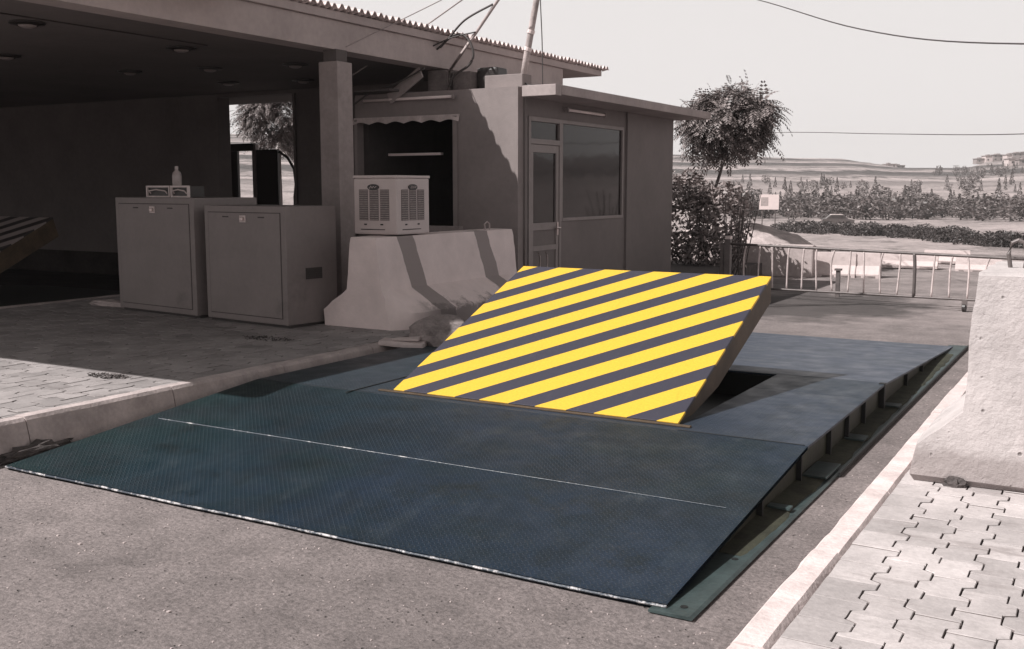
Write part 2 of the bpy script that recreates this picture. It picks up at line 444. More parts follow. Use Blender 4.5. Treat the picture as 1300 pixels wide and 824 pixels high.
rs = [0.5, 12, 26] + [26 + 2.5 * i for i in range(1, 24)] + [86 + 9 * i for i in range(1, 15)] + [212 + 7 * i for i in range(1, 76)] + [760, 850, 1000, 1300, 1700]
aa = []
a = -math.pi
while a < math.pi - .001:
    aa.append(a); a += .012 if -1.0 < a < .1 else .06
N = len(aa)
for r in rs:
    for a in aa: mb.v.append((r * math.sin(a), r * math.cos(a), ground_z(r, a)))
for i in range(len(rs) - 1):
    for j in range(N):
        mb.f.append((i * N + j, i * N + (j + 1) % N, (i + 1) * N + (j + 1) % N, (i + 1) * N + j))
mb.f.append(tuple(range(N)))
tag(mb.build('ground', 'terrain', smooth=True), kind='structure')

# road: one asphalt sheet under the lanes and the gateway
mb = MB(); xs = [-34, -16, -9, -6, -3.5, -1, 2, 9]; ys = [-22, -8, 0, 4, 8, 12, 16, 20, 23.5]
for y in ys:
    for x in xs: mb.v.append((x, y, 0))
for i in range(len(ys) - 1):
    for j in range(len(xs) - 1):
        k = i * len(xs) + j; mb.f.append((k, k + 1, k + 1 + len(xs), k + len(xs)))
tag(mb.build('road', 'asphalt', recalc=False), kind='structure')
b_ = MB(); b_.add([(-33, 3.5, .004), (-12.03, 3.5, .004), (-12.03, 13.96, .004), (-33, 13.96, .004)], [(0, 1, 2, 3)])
M['lane_shade'] = mat('shade_darkened_asphalt', .035, .4, 2, .95, .3, 40, spec=.1)  # near-black asphalt: the shade under the canopy is painted into its colour
tag(b_.build('lane', 'lane_shade', recalc=False), kind='structure')
# pale dirt track in the valley
mb = MB(); n = 60
for i in range(n + 1):
    px = 900 + 520 * i / n
    for r in (interp(px, [(900, 78), (1420, 60)]), interp(px, [(900, 84), (1420, 66)])):
        x, y = at(px, r); mb.v.append((x, y, ground_z(r, az(px)) + .16))
for i in range(n): mb.f.append((2 * i, 2 * i + 2, 2 * i + 3, 2 * i + 1))
tag(mb.build('track', 'track'), kind='structure')

# ------------------------------------------------------------------ pavements
def pavers(mb, x0, x1, y0, y1, z, bx, by, amp, swap=False, gap=.0048, ztil=.0016, gy=.0022):
    rnd = random.Random(int(x0 * 100 + y0 * 7))
    def s(y):
        t = (y / by) % 1.0
        return amp * (-1 if t < .30 else (t - .30) / .10 * 2 - 1 if t < .40 else 1 if t < .80 else 1 - (t - .80) / .10 * 2 if t < .90 else -1)
    ks = [0, .30, .40, .80, .90]
    nx = int((x1 - x0) / bx); ny = int((y1 - y0) / by) + 1
    for i in range(nx):
        off = (i % 2) * .5 * by + .1 * by
        for j in range(-1, ny):
            ya = y0 + j * by + off; yb = ya + by
            ya = max(ya, y0); yb = min(yb, y1)
            if yb - ya < .03: continue
            br = sorted(set([ya, yb] + [q for m_ in range(int(ya / by) - 2, int(yb / by) + 3) for q in [(m_ + t) * by for t in ks] if ya + .004 < q < yb - .004]))
            xl = x0 + i * bx; xr = xl + bx
            poly = [(xr + s(y), y) for y in br] + [(xl + (s(y) if i else -amp), y) for y in reversed(br)]
            n = len(poly); out = []
            for q in range(n):      # joint: shrink the outline evenly along its normals, a little unevenly from block to block
                p0, p1, p2 = Vector(poly[q - 1]), Vector(poly[q]), Vector(poly[(q + 1) % n])
                d1, d2 = (p1 - p0).normalized(), (p2 - p1).normalized()
                n1, n2 = Vector((-d1.y, d1.x)), Vector((-d2.y, d2.x)); mt = n1 + n2
                k_ = gap / 2 * rnd.uniform(.55, 1.35) / max(.5, mt.length_squared / 2)
                out.append(tuple(p1 + mt * k_))
            poly = out
            cx_ = sum(p[0] for p in poly) / len(poly); cy_ = sum(p[1] for p in poly) / len(poly)
            dz = rnd.uniform(-ztil, ztil); tx = rnd.uniform(-.012, .012); ty = rnd.uniform(-.012, .012)
            n = len(poly); vs = []
            for sh, zz in ((.975, 0), (1.0, -.003), (1.0, -.03)):
                for (px, py) in poly:
                    qx, qy = cx_ + (px - cx_) * sh, cy_ + (py - cy_) * sh
                    v = (qx, qy, z + zz + dz + tx * (qx - cx_) + ty * (qy - cy_))
                    vs.append((v[1], v[0], v[2]) if swap else v)
            fs = [tuple(range(n))] + [(r * n + q, r * n + (q + 1) % n, (r + 1) * n + (q + 1) % n, (r + 1) * n + q) for r in (0, 1) for q in range(n)]
            mb.add(vs, fs); mb.mi += [0] * (1 + n) + [1] * n
# right pavement
mb = MB(); pavers(mb, -.897, 3.4, 1.2, 9.4, .20, .160, .215, .020, gap=.0065)
pv_ = tag(mb.build('pavement', 'paver_pale'), kind='structure'); pv_.data.materials[1] = M['joint_pale']
mb = MB(); mb.box(-.915, 9, -20, 15.2, 0, .180); mb.box(3.42, 9, -20, 15.2, .180, .2); mb.box(-.90, 3.42, 9.42, 15.2, .180, .2); mb.box(-.90, 3.42, -20, 1.18, .180, .2)
tag(mb.build('pavement_bed', 'joint_sand'), kind='structure')
# left island
mb = MB(); pavers(mb, 1.0, 12.0, -11.8, -6.10, .25, .20, .25, .028, swap=True, gap=.012)
tag(mb.build('pavement', 'paver_grey'), kind='structure')
mb = MB(); mb.box(-11.9, -6.13, -20, 26, 0, .228); mb.box(-11.9, -6.13, 12.05, 26, .228, .25); mb.box(-11.9, -6.13, -20, .98, .228, .25)
tag(mb.build('pavement_bed', 'joint_sand'), kind='structure')
# kerbs
def kerb_run(x0, x1, y0, y1, z0, z1, step, m, batter=0, amp=.006, seed=1, chip=.0):
    mb = MB(); rnd = random.Random(seed); y = y0
    while y < y1 - .05:
        e = min(y + step, y1); n = 14
        dx = rnd.uniform(-.003, .003); dz = rnd.uniform(-.004, .003)
        prof = lambda k: [(x0 + dx, z0), (x0 + dx, z1 + dz - .015), (x0 + dx + .015, z1 + dz), (x1 + dx - .02, z1 + dz), (x1 + dx, z1 + dz - .022), (x1 + dx + batter * .5, (z0 + z1) / 2), (x1 + dx + batter, z0)]
        rings = []
        for i in range(n + 1):
            yy = y + .004 + (e - y - .008) * i / n; ring = []
            for q, (px, pz) in enumerate(prof(i)):
                w = noise.noise(Vector((px * 6 + seed * 9, yy * 5, pz * 6))) * amp
                c_ = 0
                if chip and q in (1, 2): c_ = -chip * max(0, noise.noise(Vector((yy * 3.1, seed * 5.0, 1))) + noise.noise(Vector((yy * 9, 4, seed))) * .7)
                ring.append((px + w - (c_ if x0 < x1 else 0) * 1, yy, pz + w * .6 + c_ * .5))
            rings.append(ring)
        m_ = len(rings[0]); vs = [v for r_ in rings for v in r_]
        fs = [(i * m_ + q, i * m_ + (q + 1) % m_, (i + 1) * m_ + (q + 1) % m_, (i + 1) * m_ + q) for i in range(n) for q in range(m_)]
        fs += [tuple(range(m_)), tuple(n * m_ + q for q in range(m_))]
        mb.add(vs, fs); y = e
    return tag(mb.build('kerb', m), kind='structure')
kerb_run(-6.12, -5.99, -10.3, 8.1, 0, .25, 1.2, 'kerb', batter=.055, seed=2, amp=.010)
kerb_run(-1.05, -.92, -6.2, 15.0, 0, .20, 1.05, 'kerb_pale', batter=0, seed=5, amp=.005, chip=.007)
kerb_run(-12.02, -11.9, -10, 26, 0, .25, 1.2, 'kerb', seed=8)

# ------------------------------------------------------------------ road blocker
RL, RR, Y0, Y1, Y2, Y3 = -5.80, -1.50, 3.82, 5.98, 8.22, 12.02
DZ = .22
PL, PR, HY, PLEN = -4.585, -2.355, 6.13, 2.10
rb = thing('road_blocker', 'dark blue steel ramp with raised yellow and black striped barrier plate across the lane', 'road blocker', (-3.65, 7.9, 0))
def W(o):  # parts of the blocker are modelled in world metres
    o.location = (3.65, -7.9, 0); return o
def sheet(poly3, thick=.014, nx=1):
    pass
def slab(mb, x0, x1, ya, za, yb, zb, t=.016, n=1):
    mb.prism([(ya, za), (yb, zb), (yb, zb - t), (ya, za - t)], x0, x1, 'x')
mb = MB(); nseg = 44  # front ramp, its lower edge a little wavy
def wob(x): return .014 * noise.noise(Vector((x * 1.3, 2, 0))) + .006 * noise.noise(Vector((x * 6, 7, 0)))
for row, (yy, zz) in enumerate(((Y0, .028), (4.9, .125), (Y1, DZ), (Y1, DZ - .02), (Y0, .006))):
    for i in range(nseg + 1):
        x = RL + (RR - RL) * i / nseg
        mb.v.append((x, yy + (wob(x) if row in (0, 4) else 0), zz + (.006 * noise.noise(Vector((x * 1.1, 5, 0))) if row == 0 else 0)))
for rw in range(4):
    for i in range(nseg): k = rw * (nseg + 1) + i; mb.f.append((k, k + 1, k + 2 + nseg, k + 1 + nseg))
W(mb.build('front_ramp', 'deck', rb))
mb = MB()
mb.box(RL, RR, Y1 + .006, HY - .02, DZ - .016, DZ)
mb.box(RL, PL - .02, HY - .02, Y2 + .06, DZ - .016, DZ)
mb.box(PR + .02, RR, HY - .02, 7.60, DZ - .016, DZ)
mb.box(PR + .02, RR, 7.606, Y2 + .06, DZ - .016, DZ)
mb.box(PL - .02, PR + .02, Y2 + .03, Y2 + .06, DZ - .016, DZ)
W(mb.build('deck', 'deck_flat', rb))
mb = MB(); slab(mb, RL, RR, Y2 + .066, DZ, Y3, .02); W(mb.build('rear_ramp', 'deck_worn_sheen', rb))
mb = MB()
pts = [(Y0 + .05, .012), (Y1, DZ - .025), (Y2 + .06, DZ - .025), (Y3 - .03, .012), (Y3 - .03, .004), (Y0 + .05, .004)]
mb.prism(pts, RR - .05, RR - .038, 'x'); mb.prism(pts, RL + .02, RL + .03, 'x')
sp = [W(o_) for o_ in mb.each('side_panel', 'olive', rb)][0]
for yy in (5.15, 5.9, 6.6, 7.1, 7.62, 9.3, 10.1, 10.9):
    h = interp(yy, [(Y0, .01), (Y1, DZ)]) if yy < Y1 else DZ if yy < Y2 else DZ - (yy - Y2) / (Y3 - Y2) * .2
    m_ = MB(); m_.box(RR - .038, RR - .008, yy - .012, yy + .012, .02, max(.04, h - .03)); m_.build('stiffener', 'black_steel', sp)
m_ = MB(); m_.box(RR - .04, RR + .004, Y2 - .0, Y2 + .055, .012, DZ + .006); W(m_.build('corner_post', 'black_steel', rb))
mb = MB(); mb.prism([(RR - .06, .006), (RR + .125, .006), (RR + .13, .012), (RR + .115, .020), (RR - .06, .016)], Y0 - .05, Y3 + .12, 'y')
W(mb.build('base_flange', 'flange', rb))
mb = MB(); mb.prism([(RR + .131, .004), (RR + .142, .004), (RR + .142, .03), (RR + .131, .03)], 6.2, Y3 + .1, 'y'); W(mb.build('flange_lip', 'black_steel', rb))
mb = MB(); n = 90
for i in range(n + 1):
    yy = 4.55 + 6.9 * i / n; e = min(1, i / 8, (n - i) / 8)
    xo = RR + .105 + .035 * noise.noise(Vector((yy * 1.9, 3, 0))) + .02 * noise.noise(Vector((yy * 7, 8, 0)))
    zz = .0205 + .010 * e
    mb.v += [(RR - .037, yy, zz + .008 * e), (RR + .02, yy, zz + .006 * noise.noise(Vector((yy * 9, 1, 0)))), (xo - .02, yy, zz - .002), (xo, yy, .013)]
for i in range(n):
    for q in range(3): mb.f.append((i * 4 + q, i * 4 + q + 1, i * 4 + q + 5, i * 4 + q + 4))
W(mb.build('caked_dirt', 'caked_dirt', rb, smooth=True))
for (a, b, w) in ((6.0, 6.35, .09), (7.05, 7.2, .08), (8.3, 8.42, .08), (5.3, 5.36, .07)):
    m_ = MB(); m_.box(RR - .03, RR - .03 + w + .05, a, b, .034, .046); W(m_.build('gusset_plate', 'flange', rb))
for yy in (3.86, 4.5, 5.6):
    m_ = MB(); m_.cyl((RR + .06, yy), .016, .016, .021, 12); W(m_.build('bolt', 'black_steel', rb))
mb = MB(); pp = []   # worn bright lip on the lower edge
for i in range(nseg + 1):
    x = RL + (RR - RL) * i / nseg; pp.append((x, Y0 + wob(x) - .004, .020 + .006 * noise.noise(Vector((x * 1.1, 5, 0)))))
mb.tube(pp, .0065, 6); W(mb.build('ramp_lip', 'bright_edge', rb))
mb = MB(); mb.tube([(RL + .12, 4.9, .126), (-4.5, 4.905, .1265), (-3.2, 4.9, .126)], .005, 6, .0028); W(mb.build('weld_bead', 'bead', rb))
mb = MB(); mb.tube([(-3.2, 4.9, .126), (-2.4, 4.902, .1258), (-1.62, 4.9, .126)], .0028, 6, .0018); W(mb.build('weld_bead', 'bead_faint', rb))
mb = MB(); mb.box(RL + .05, PL - .05, 5.995, 5.999, DZ, DZ + .002); mb.box(-4.85, -4.838, 5.9, 6.75, DZ + .001, DZ + .005); mb.box(PR + .05, RR - .02, 5.99, 6.0, DZ + .0005, DZ + .003)
[W(o_) for o_ in mb.each('deck_seam', 'black_steel', rb)]
mb = MB(); mb.box(PL - .1, PR + .1, HY - .055, HY - .022, DZ + .001, DZ + .012); W(mb.build('hinge_bar', 'skirt', rb, bevel=.003))
mb = MB(); mb.box(PL - .018, PR + .018, HY - .018, Y2 + .028, .006, .012)
mb.box(PL - .019, PL - .008, HY - .018, Y2 + .028, .012, DZ - .02); mb.box(PR + .008, PR + .019, HY - .018, Y2 + .028, .012, DZ - .02); mb.box(PL - .008, PR + .008, Y2 + .018, Y2 + .028, .012, DZ - .02)
W(mb.build('pit', 'black_steel', rb))  # near-black lining paints the shade of a deep recess into the shallow pit
TH = R(22.1)
def barrier_plate(parent, m_, loc, length=PLEN, width=PR - PL, th=TH, drop=.20):
    mb = MB(); mb.box(0, width, 0, length, -.02, 0)
    p = mb.build('barrier_plate', m_, parent, bevel=.004)
    p.location = loc; p.rotation_euler = (th, 0, 0)
    up = Vector((0, math.sin(th), math.cos(th)))
    k = MB()
    for x in (.006, width - .018):   # side skirts taper down to the hinge
        k.prism([(.04, -.021), (length - .004, -.021), (length - .05, -drop), (.75, -drop * .95), (.25, -.10)], x, x + .012, 'x')
    k.each('side_skirt', 'skirt', p)
    r = MB(); r.box(.018, width - .018, length - .06, length - .045, -drop, -.021); r.build('front_panel', 'skirt', p)
    a = MB()
    for x in (.4, width - .4): a.tube([(x, 1.5, -.03), (x, 1.25, -.55)], .035, 10)
    a.each('ram', 'black_steel', p)
    return p
barrier_plate(rb, 'plate', (PL + 3.65, HY - 7.9, DZ + .012))
# second blocker in the shaded lane to the left
rb2 = thing('road_blocker', 'shaded road blocker with dull stripes raised in the far lane behind the paved island', 'road blocker', (-14.3, 8.5, 0))
mb = MB(); mb.prism([(-3.6, .02), (-1.6, .2), (1.0, .2), (3.2, .02), (3.2, .004), (-3.6, .004)], -2.0, 1.9, 'x'); mb.build('deck', 'black_steel', rb2)
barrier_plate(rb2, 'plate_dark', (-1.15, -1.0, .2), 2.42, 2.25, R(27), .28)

# ------------------------------------------------------------------ concrete barriers
def profile_barrier(name, m_, cx_, y0, y1, zb, prof, label, group=None, seed=0, amp=.012, round_y=0.0, chip=0.0, foot=0.0):
    """prof: list of (half width, height) from foot to top"""
    fine = []
    for (w0, h0), (w1, h1) in zip(prof, prof[1:]):
        k = max(1, int(math.hypot(w1 - w0, h1 - h0) / .07))
        fine += [(w0 + (w1 - w0) * i / k, h0 + (h1 - h0) * i / k) for i in range(k)]
    fine.append(prof[-1])
    nt = 4; tw = prof[-1][0]
    ring = [(w, h) for w, h in fine] + [(tw - 2 * tw * i / nt, prof[-1][1]) for i in range(1, nt)] + [(-w, h) for w, h in reversed(fine)]
    ny = int((y1 - y0) / .07); mb = MB(); top = prof[-1][1]
    ts = [0, .012 / (y1 - y0)] + [i / ny for i in range(1, ny)] + [1 - .012 / (y1 - y0), 1]
    for ti, t in enumerate(ts):
        y = y0 + (y1 - y0) * t
        for (w, h) in ring:
            ww = w
            e = min(y - y0, y1 - y)
            if round_y and h < .40 and w > 0: ww = w - (w - .22) * .55 * max(0, 1 - e / round_y) ** 2
            if ti in (0, len(ts) - 1): ww *= .985
            if foot and ti == 0 and .025 < h <= .19: y = y0 - foot
            p = Vector((cx_ + ww, y, zb + (h - (.012 if ti in (0, len(ts) - 1) and h == top else 0))))
            d = noise.noise(p * 7 + Vector((seed, 0, 0))) * amp + noise.noise(p * 22 + Vector((seed, 5, 0))) * amp * .5
            nrm = Vector((1 if w > 0 else -1, 0, .15))
            if chip and h < .30 and w > 0:
                c_ = max(0, noise.noise(Vector((y * 2.6, h * 4, seed))) + .25 - h * .5) * chip; d -= c_ * max(0, min(1, (.30 - h) / .13))
            mb.v.append(tuple(p + nrm * d))
    n = len(ring)
    for i in range(len(ts) - 1):
        for j in range(n): mb.f.append((i * n + j, i * n + (j + 1) % n, (i + 1) * n + (j + 1) % n, (i + 1) * n + j))
    half = n // 2          # end caps as strips across the profile, so that they follow its outline
    for base in (0, (len(ts) - 1) * n):
        for j in range(half - 1): mb.f.append((base + j, base + j + 1, base + n - 2 - j, base + n - 1 - j))
    return mb
mb = profile_barrier('b', 'striped', -6.81, 8.62, 11.42, .252, [(.55, 0), (.56, .17), (.23, .40), (.17, .95)], '', seed=3, amp=.014, round_y=.42, chip=.16)
o = mb.build('jersey_barrier', 'striped', smooth='angle')
tag(o, 'grey concrete jersey barrier with two dark slanted bands, beside the booth', 'concrete barrier')
o2 = profile_barrier('b', 'pitted', -.42, 5.66, 6.65, .203, [(.44, 0), (.47, .03), (.47, .05), (.44, .19), (.22, .38), (.195, .95), (.19, 1.085)], '', seed=9, amp=.012, foot=.045)
blk = o2.build('jersey_barrier', 'pitted', smooth='angle')
tag(blk, 'pale pitted concrete barrier block standing on the sunlit pavers', 'concrete barrier')
m_ = MB()
m_.tube([(-.50, 6.1, 1.27), (-.515, 6.1, 1.36), (-.50, 6.1, 1.42), (-.47, 6.1, 1.435), (-.44, 6.1, 1.42), (-.425, 6.1, 1.36), (-.435, 6.1, 1.27)], .011, 8)
m_.build('lifting_loop', 'rail', blk)
m_ = MB(); m_.tube([(-6.80, 11.02, 1.19), (-6.80, 11.0, 1.27), (-6.80, 11.06, 1.30), (-6.80, 11.12, 1.27), (-6.80, 11.12, 1.19)], .010, 8); m_.build('lifting_loop', 'concrete', o)

def lump(name, m_, loc, size, seed, label, cat, sub=3, amp=.25, sc=2.2):
    bm = bmesh.new(); bmesh.ops.create_icosphere(bm, subdivisions=sub, radius=1)
    for v in bm.verts:
        d = 1 + amp * noise.noise(v.co * sc + Vector((seed, 0, 0))) + amp * .4 * noise.noise(v.co * sc * 3 + Vector((seed, 9, 0)))
        v.co = Vector((v.co.x * d * size[0], v.co.y * d * size[1], max(-.3, v.co.z * d) * size[2]))
    me = bpy.data.meshes.new(name); bm.to_mesh(me); bm.free(); me.materials.append(M[m_])
    o = bpy.data.objects.new(name, me); COL.objects.link(o); o.location = loc
    return tag(o, label, cat)
lump('concrete_lump', 'rubble', (-5.70, 8.42, .27), (.30, .36, .20), 4, 'rounded broken concrete lump between the barrier foot and the ramp', 'rubble')
m_ = MB(); m_.box(-.24, .22, -.10, .11, 0, .05); m_.box(-.10, .16, -.06, .07, .05, .075)
o = m_.build('concrete_shard', 'pale_block', bevel=.012); o.location = (-5.83, 7.98, DZ + .003); o.rotation_euler = (.05, .04, .35); roughen(o, .03, 6)
tag(o, 'flat white piece of broken concrete at the rounded end of the kerb', 'rubble')
lump('litter_pile', 'litter', (-5.92, 4.12, .03), (.055, .26, .06), 12, 'small dark heap of dead leaves and dirt against the kerb foot', 'litter', amp=.6, sc=3.5)
lump('kerb_stone', 'kerb', (-10.9, 8.72, .27), (.36, .12, .06), 15, 'low pale stone lying on the pavers left of the cabinets', 'stone')
for (x, y, s_, se, lb) in ((-6.78, 5.37, .15, 21, 'dark tuft of weeds on the sunlit patch of the left pavers'), (-7.15, 7.54, .20, 22, 'dark tuft of weeds in the shade in front of the wide cabinet')):
    t = MB(); rnd = random.Random(se)
    for i in range(190):
        a_ = rnd.uniform(0, 6.28); rr = s_ * math.sqrt(rnd.random()); px, py = x + rr * math.cos(a_) * 1.5, y + rr * math.sin(a_) * .6
        h = rnd.uniform(.004, .016); b_ = rnd.uniform(0, 6.28); dx, dy = .012 * math.cos(b_), .012 * math.sin(b_); lx, ly = rnd.uniform(-.04, .04), rnd.uniform(-.04, .04)
        t.add([(px - dx, py - dy, .249), (px + dx, py + dy, .249), (px + lx, py + ly, .25 + h)], [(0, 1, 2)])
    tag(t.build('weed_tuft', 'litter', recalc=False), lb, 'weeds')
lump('dirt_clod', 'litter', (-.66, 5.60, .205), (.055, .03, .045), 31, 'small dark clod of dirt against the foot of the pale barrier block', 'dirt', amp=.5, sc=3)
# loose grit on the road and in the flange trough
t = MB(); rnd = random.Random(5)
for i in range(520):
    if i < 300: x, y, z0 = rnd.uniform(-5.7, -1.1), rnd.uniform(2.2, 3.75), 0
    elif i < 380: x, y, z0 = rnd.uniform(-1.34, -1.08), rnd.uniform(2.8, 11), 0
    else: x, y, z0 = rnd.uniform(-5.9, -1.1), rnd.uniform(1.8, 3.7), 0
    s_ = rnd.uniform(.0012, .0042) * (1.8 if rnd.random() < .05 else 1)
    if z0: s_ *= 2.2
    vs = [(x + s_ * dx * rnd.uniform(.6, 1.3), y + s_ * dy * rnd.uniform(.6, 1.3), z0 + (s_ * .9 if dz else -.002)) for dz in (0, 1) for (dx, dy) in ((-1, -1), (1, -1), (1, 1), (-1, 1))]
    t.add(vs, [(4, 5, 6, 7), (0, 1, 5, 4), (1, 2, 6, 5), (2, 3, 7, 6), (3, 0, 4, 7)])
tag(t.build('loose_grit', 'kerb'), kind='stuff')

# ------------------------------------------------------------------ cabinets
def cabinet(loc, rz, w, d, h, label, vent):
    c = thing('metal_cabinet', label, 'cabinet', loc, rz, 'grey hydraulic cabinets on the island')
    b = MB(); b.box(0, w, .012, d, .03, h); b.build('body', 'cabinet', c, bevel=.006)
    b = MB(); b.box(.02, w - .02, .05, d - .03, 0, .03); b.build('plinth', 'cabinet_seam', c)
    b = MB(); b.box(.075, w - .085, .004, .011, .10, h - .075); dr = b.build('door', 'cabinet', c, bevel=.003)
    b = MB(); b.box(.067, w - .077, .009, .0118, .092, h - .067); b.build('door_gap', 'cabinet_seam', c)
    b = MB(); b.box(w * .5 - .05, w * .5 + .05, -.006, .003, h - .175, h - .10); b.build('lock_plate', 'galv', dr, bevel=.004)
    b = MB(); b.box(w * .5 - .022, w * .5 + .03, -.030, -.007, h - .16, h - .12); b.build('handle', 'metal', dr, bevel=.006)
    for x in (.28, .72):
        b = MB(); b.box(w * x - .05, w * x + .05, .001, .0035, h - .125, h - .112); b.build('slot', 'cabinet_seam', dr)
    if vent:
        b = MB(); b.box(w, w + .006, .27, .50, .50, .62)
        for i in range(5): b.box(w + .006, w + .012, .275, .495, .508 + i * .022, .518 + i * .022)
        b.build('vent', 'cabinet_seam', c)
    return c
cabinet((-10.46, 8.50, .252), R(-7), 1.52, .9, 1.35, 'narrower looking grey steel cabinet farther from the booth, carrying two boxes and a bottle', False)
cabinet((-8.79, 8.32, .252), R(-6.5), 1.33, .72, 1.27, 'grey steel cabinet nearest the booth with a dark vent in its side', True)
def radio(loc, w, label):
    c = thing('control_box', label, 'control box', loc, R(-7), 'control boxes on the cabinet')
    h, d = .135, .22
    b = MB(); b.box(.01, w - .01, .012, d, .008, h - .008); b.build('body', 'badge', c)
    b = MB(); b.box(0, w, -.01, .02, 0, .018); b.box(0, w, -.01, .02, h - .02, h); b.box(0, .02, -.01, .02, .018, h - .02); b.box(w - .02, w, -.01, .02, .018, h - .02)
    b.build('frame', 'metal_pale', c)
    b = MB(); b.tube([(w * .15, .008, .045), (w * .16, -.02, .075), (w * .5, -.026, .09), (w * .84, -.02, .075), (w * .85, .008, .045)], .008, 8); b.build('handle', 'metal_pale', c)
    return c
radio((-10.03, 8.62, 1.6035), .46, 'wider dark box with pale metal frame on top of the far cabinet')
radio((-9.55, 8.56, 1.6035), .33, 'smaller dark box with pale metal frame beside the wider one on the cabinet')
bt = thing('bottle', 'pale plastic bottle standing behind the boxes on the far cabinet', 'bottle', (-9.78, 8.86, 1.604))
b = MB(); pr = [(.0, 0), (.050, 0), (.055, .015), (.054, .20), (.056, .25), (.046, .29), (.022, .315), (.02, .33)]
n = 16
for (r_, z) in pr[1:]: b.v += [(r_ * math.cos(6.2832 * j / n), r_ * math.sin(6.2832 * j / n), z) for j in range(n)]
for i in range(len(pr) - 2):
    for j in range(n): b.f.append((i * n + j, i * n + (j + 1) % n, (i + 1) * n + (j + 1) % n, (i + 1) * n + j))
b.f.append(tuple(range(n)))
b.build('body', 'bottle', bt, smooth=True)
b = MB(); b.cyl((0, 0), .022, .33, .365, 14); b.build('cap', 'bottle', bt)

# ------------------------------------------------------------------ evaporative cooler on the barrier
ac = thing('air_cooler', 'beige evaporative air cooler box standing on top of the concrete barrier', 'air cooler', (-6.65, 9.0, 1.215))
w, d, h = .575, .60, .63
b = MB(); b.box(-w, 0, 0, d, .0, h - .03); b.build('body', 'cooler', ac, bevel=.018)
b = MB(); b.box(-w - .008, .008, -.008, d + .008, h - .03, h); b.build('lid', 'cooler', ac, bevel=.008)
def face(fn, L):
    """one louvred side; fn maps (along, out, z) to local space"""
    def bx(m_, a0, a1, o0, o1, z0, z1):
        vs = [fn(a, o, z) for z in (z0, z1) for o in (o0, o1) for a in (a0, a1)]
        m_.add(vs, [(0, 2, 3, 1), (4, 5, 7, 6), (0, 1, 5, 4), (2, 6, 7, 3), (0, 4, 6, 2), (1, 3, 7, 5)])
    pads = MB(); bars = MB()
    for i in range(3):
        a0 = L * (.13 + .245 * i); a1 = a0 + L * .205
        bx(pads, a0, a1, .001, .004, .15, .48)
        for k in range(14): bx(bars, a0, a1, .004, .010, .155 + k * .0235, .164 + k * .0235)
    p = pads.build('louvre_panel', 'pad_back', ac); bars.build('louvre_slat', 'cooler_pad', p)
    bd = MB(); n = 20; c0, z0 = L * .47, .505
    ring = [fn(c0 + L * .13 * math.cos(6.2832 * j / n), o, z0 + .032 * math.sin(6.2832 * j / n)) for o in (.001, .014) for j in range(n)]
    bd.add(ring, [tuple(range(n)), tuple(range(n, 2 * n))] + [(j, (j + 1) % n, n + (j + 1) % n, n + j) for j in range(n)])
    bo = bd.build('badge', 'badge', ac)
    ink = MB(); ink.tube([fn(c0 + L * .085 * t, .0155, z0 + .010 * math.sin(t * 9) * (1 - .4 * t)) for t in [i / 14 - 1 + i / 14 for i in range(15)]], .0035, 5)
    ink.build('script', 'badge_ink', bo)
    sl = MB()
    for a in (.24, .62): bx(sl, L * a, L * a + .035, .001, .005, .10, .115)
    bx(sl, L * .16, L * .72, .001, .005, .05, .058); sl.build('slot', 'dark_slot', ac)
face(lambda a, o, z: (-w + a, -o, z), w)
face(lambda a, o, z: (o, a, z), d)

# ------------------------------------------------------------------ canopy
cp = thing('canopy', 'long flat gate canopy with tiled eave and square column over the left lanes', 'canopy', (-8.3, 10.0, 0))
def C(o): o.location = (8.3, -10.0, 0); return o
CY0, CY1 = 3.15, 17.5
b = MB(); b.box(-34, -8.62, CY0 + .3, 15.9, 3.40, 3.5); C(b.build('soffit', 'ceiling', cp))
b = MB(); b.box(-8.615, -8.30, CY0 + .25, 15.95, 3.36, 3.70); b.box(-34, -8.615, CY0 + .25, CY0 + .55, 3.36, 3.70) ; C(b.build('beam', 'beam', cp, bevel=.006))
b = MB(); b.box(-34, -8.25, CY0, CY1 - .15, 3.702, 3.80); C(b.build('roof_slab', 'beam', cp, bevel=.006))
b = MB(); b.box(-8.248, -7.62, CY0, 8.25, 3.70, 3.80); C(b.build('added_shade_slab', 'beam', cp, bevel=.006))  # unseen slab added only to shade the cooler, barrier and kerb
# barrel tiles: a corrugated sheet rising from the eave
b = MB(); ny = 115 * 10; prof = []
for i in range(ny + 1):
    t = i / 10.0; y = CY0 - .05 + (CY1 + .05 - CY0) * i / ny
    fr = t % 1.0; z = .040 * math.sin(math.pi * min(1, fr / .62)) ** .55 if fr < .62 else -.012 * math.sin(math.pi * (fr - .62) / .38)
    prof.append((y, z))
rows = [(-8.17, 3.835, 0), (-8.17, 3.822, -.012), (-8.55, 3.90, 0), (-8.56, 3.915, .012), (-9.0, 3.985, 0), (-9.01, 4.0, .012), (-12.5, 4.75, 0), (-21.0, 6.4, 0)]
for (x, z, dz) in [(-8.30, 3.805, 0)] + rows:
    for k, (y, pz) in enumerate(prof):
        j = .012 * noise.noise(Vector((int(k / 10) * 1.7, x, 0))); b.v.append((x + j * 1.5, y, z + pz + j))
n = ny + 1
for r_ in range(len(rows)):
    for i in range(ny): b.f.append((r_ * n + i, r_ * n + i + 1, (r_ + 1) * n + i + 1, (r_ + 1) * n + i))
C(b.build('tile_roof', 'tile', cp, smooth=False))
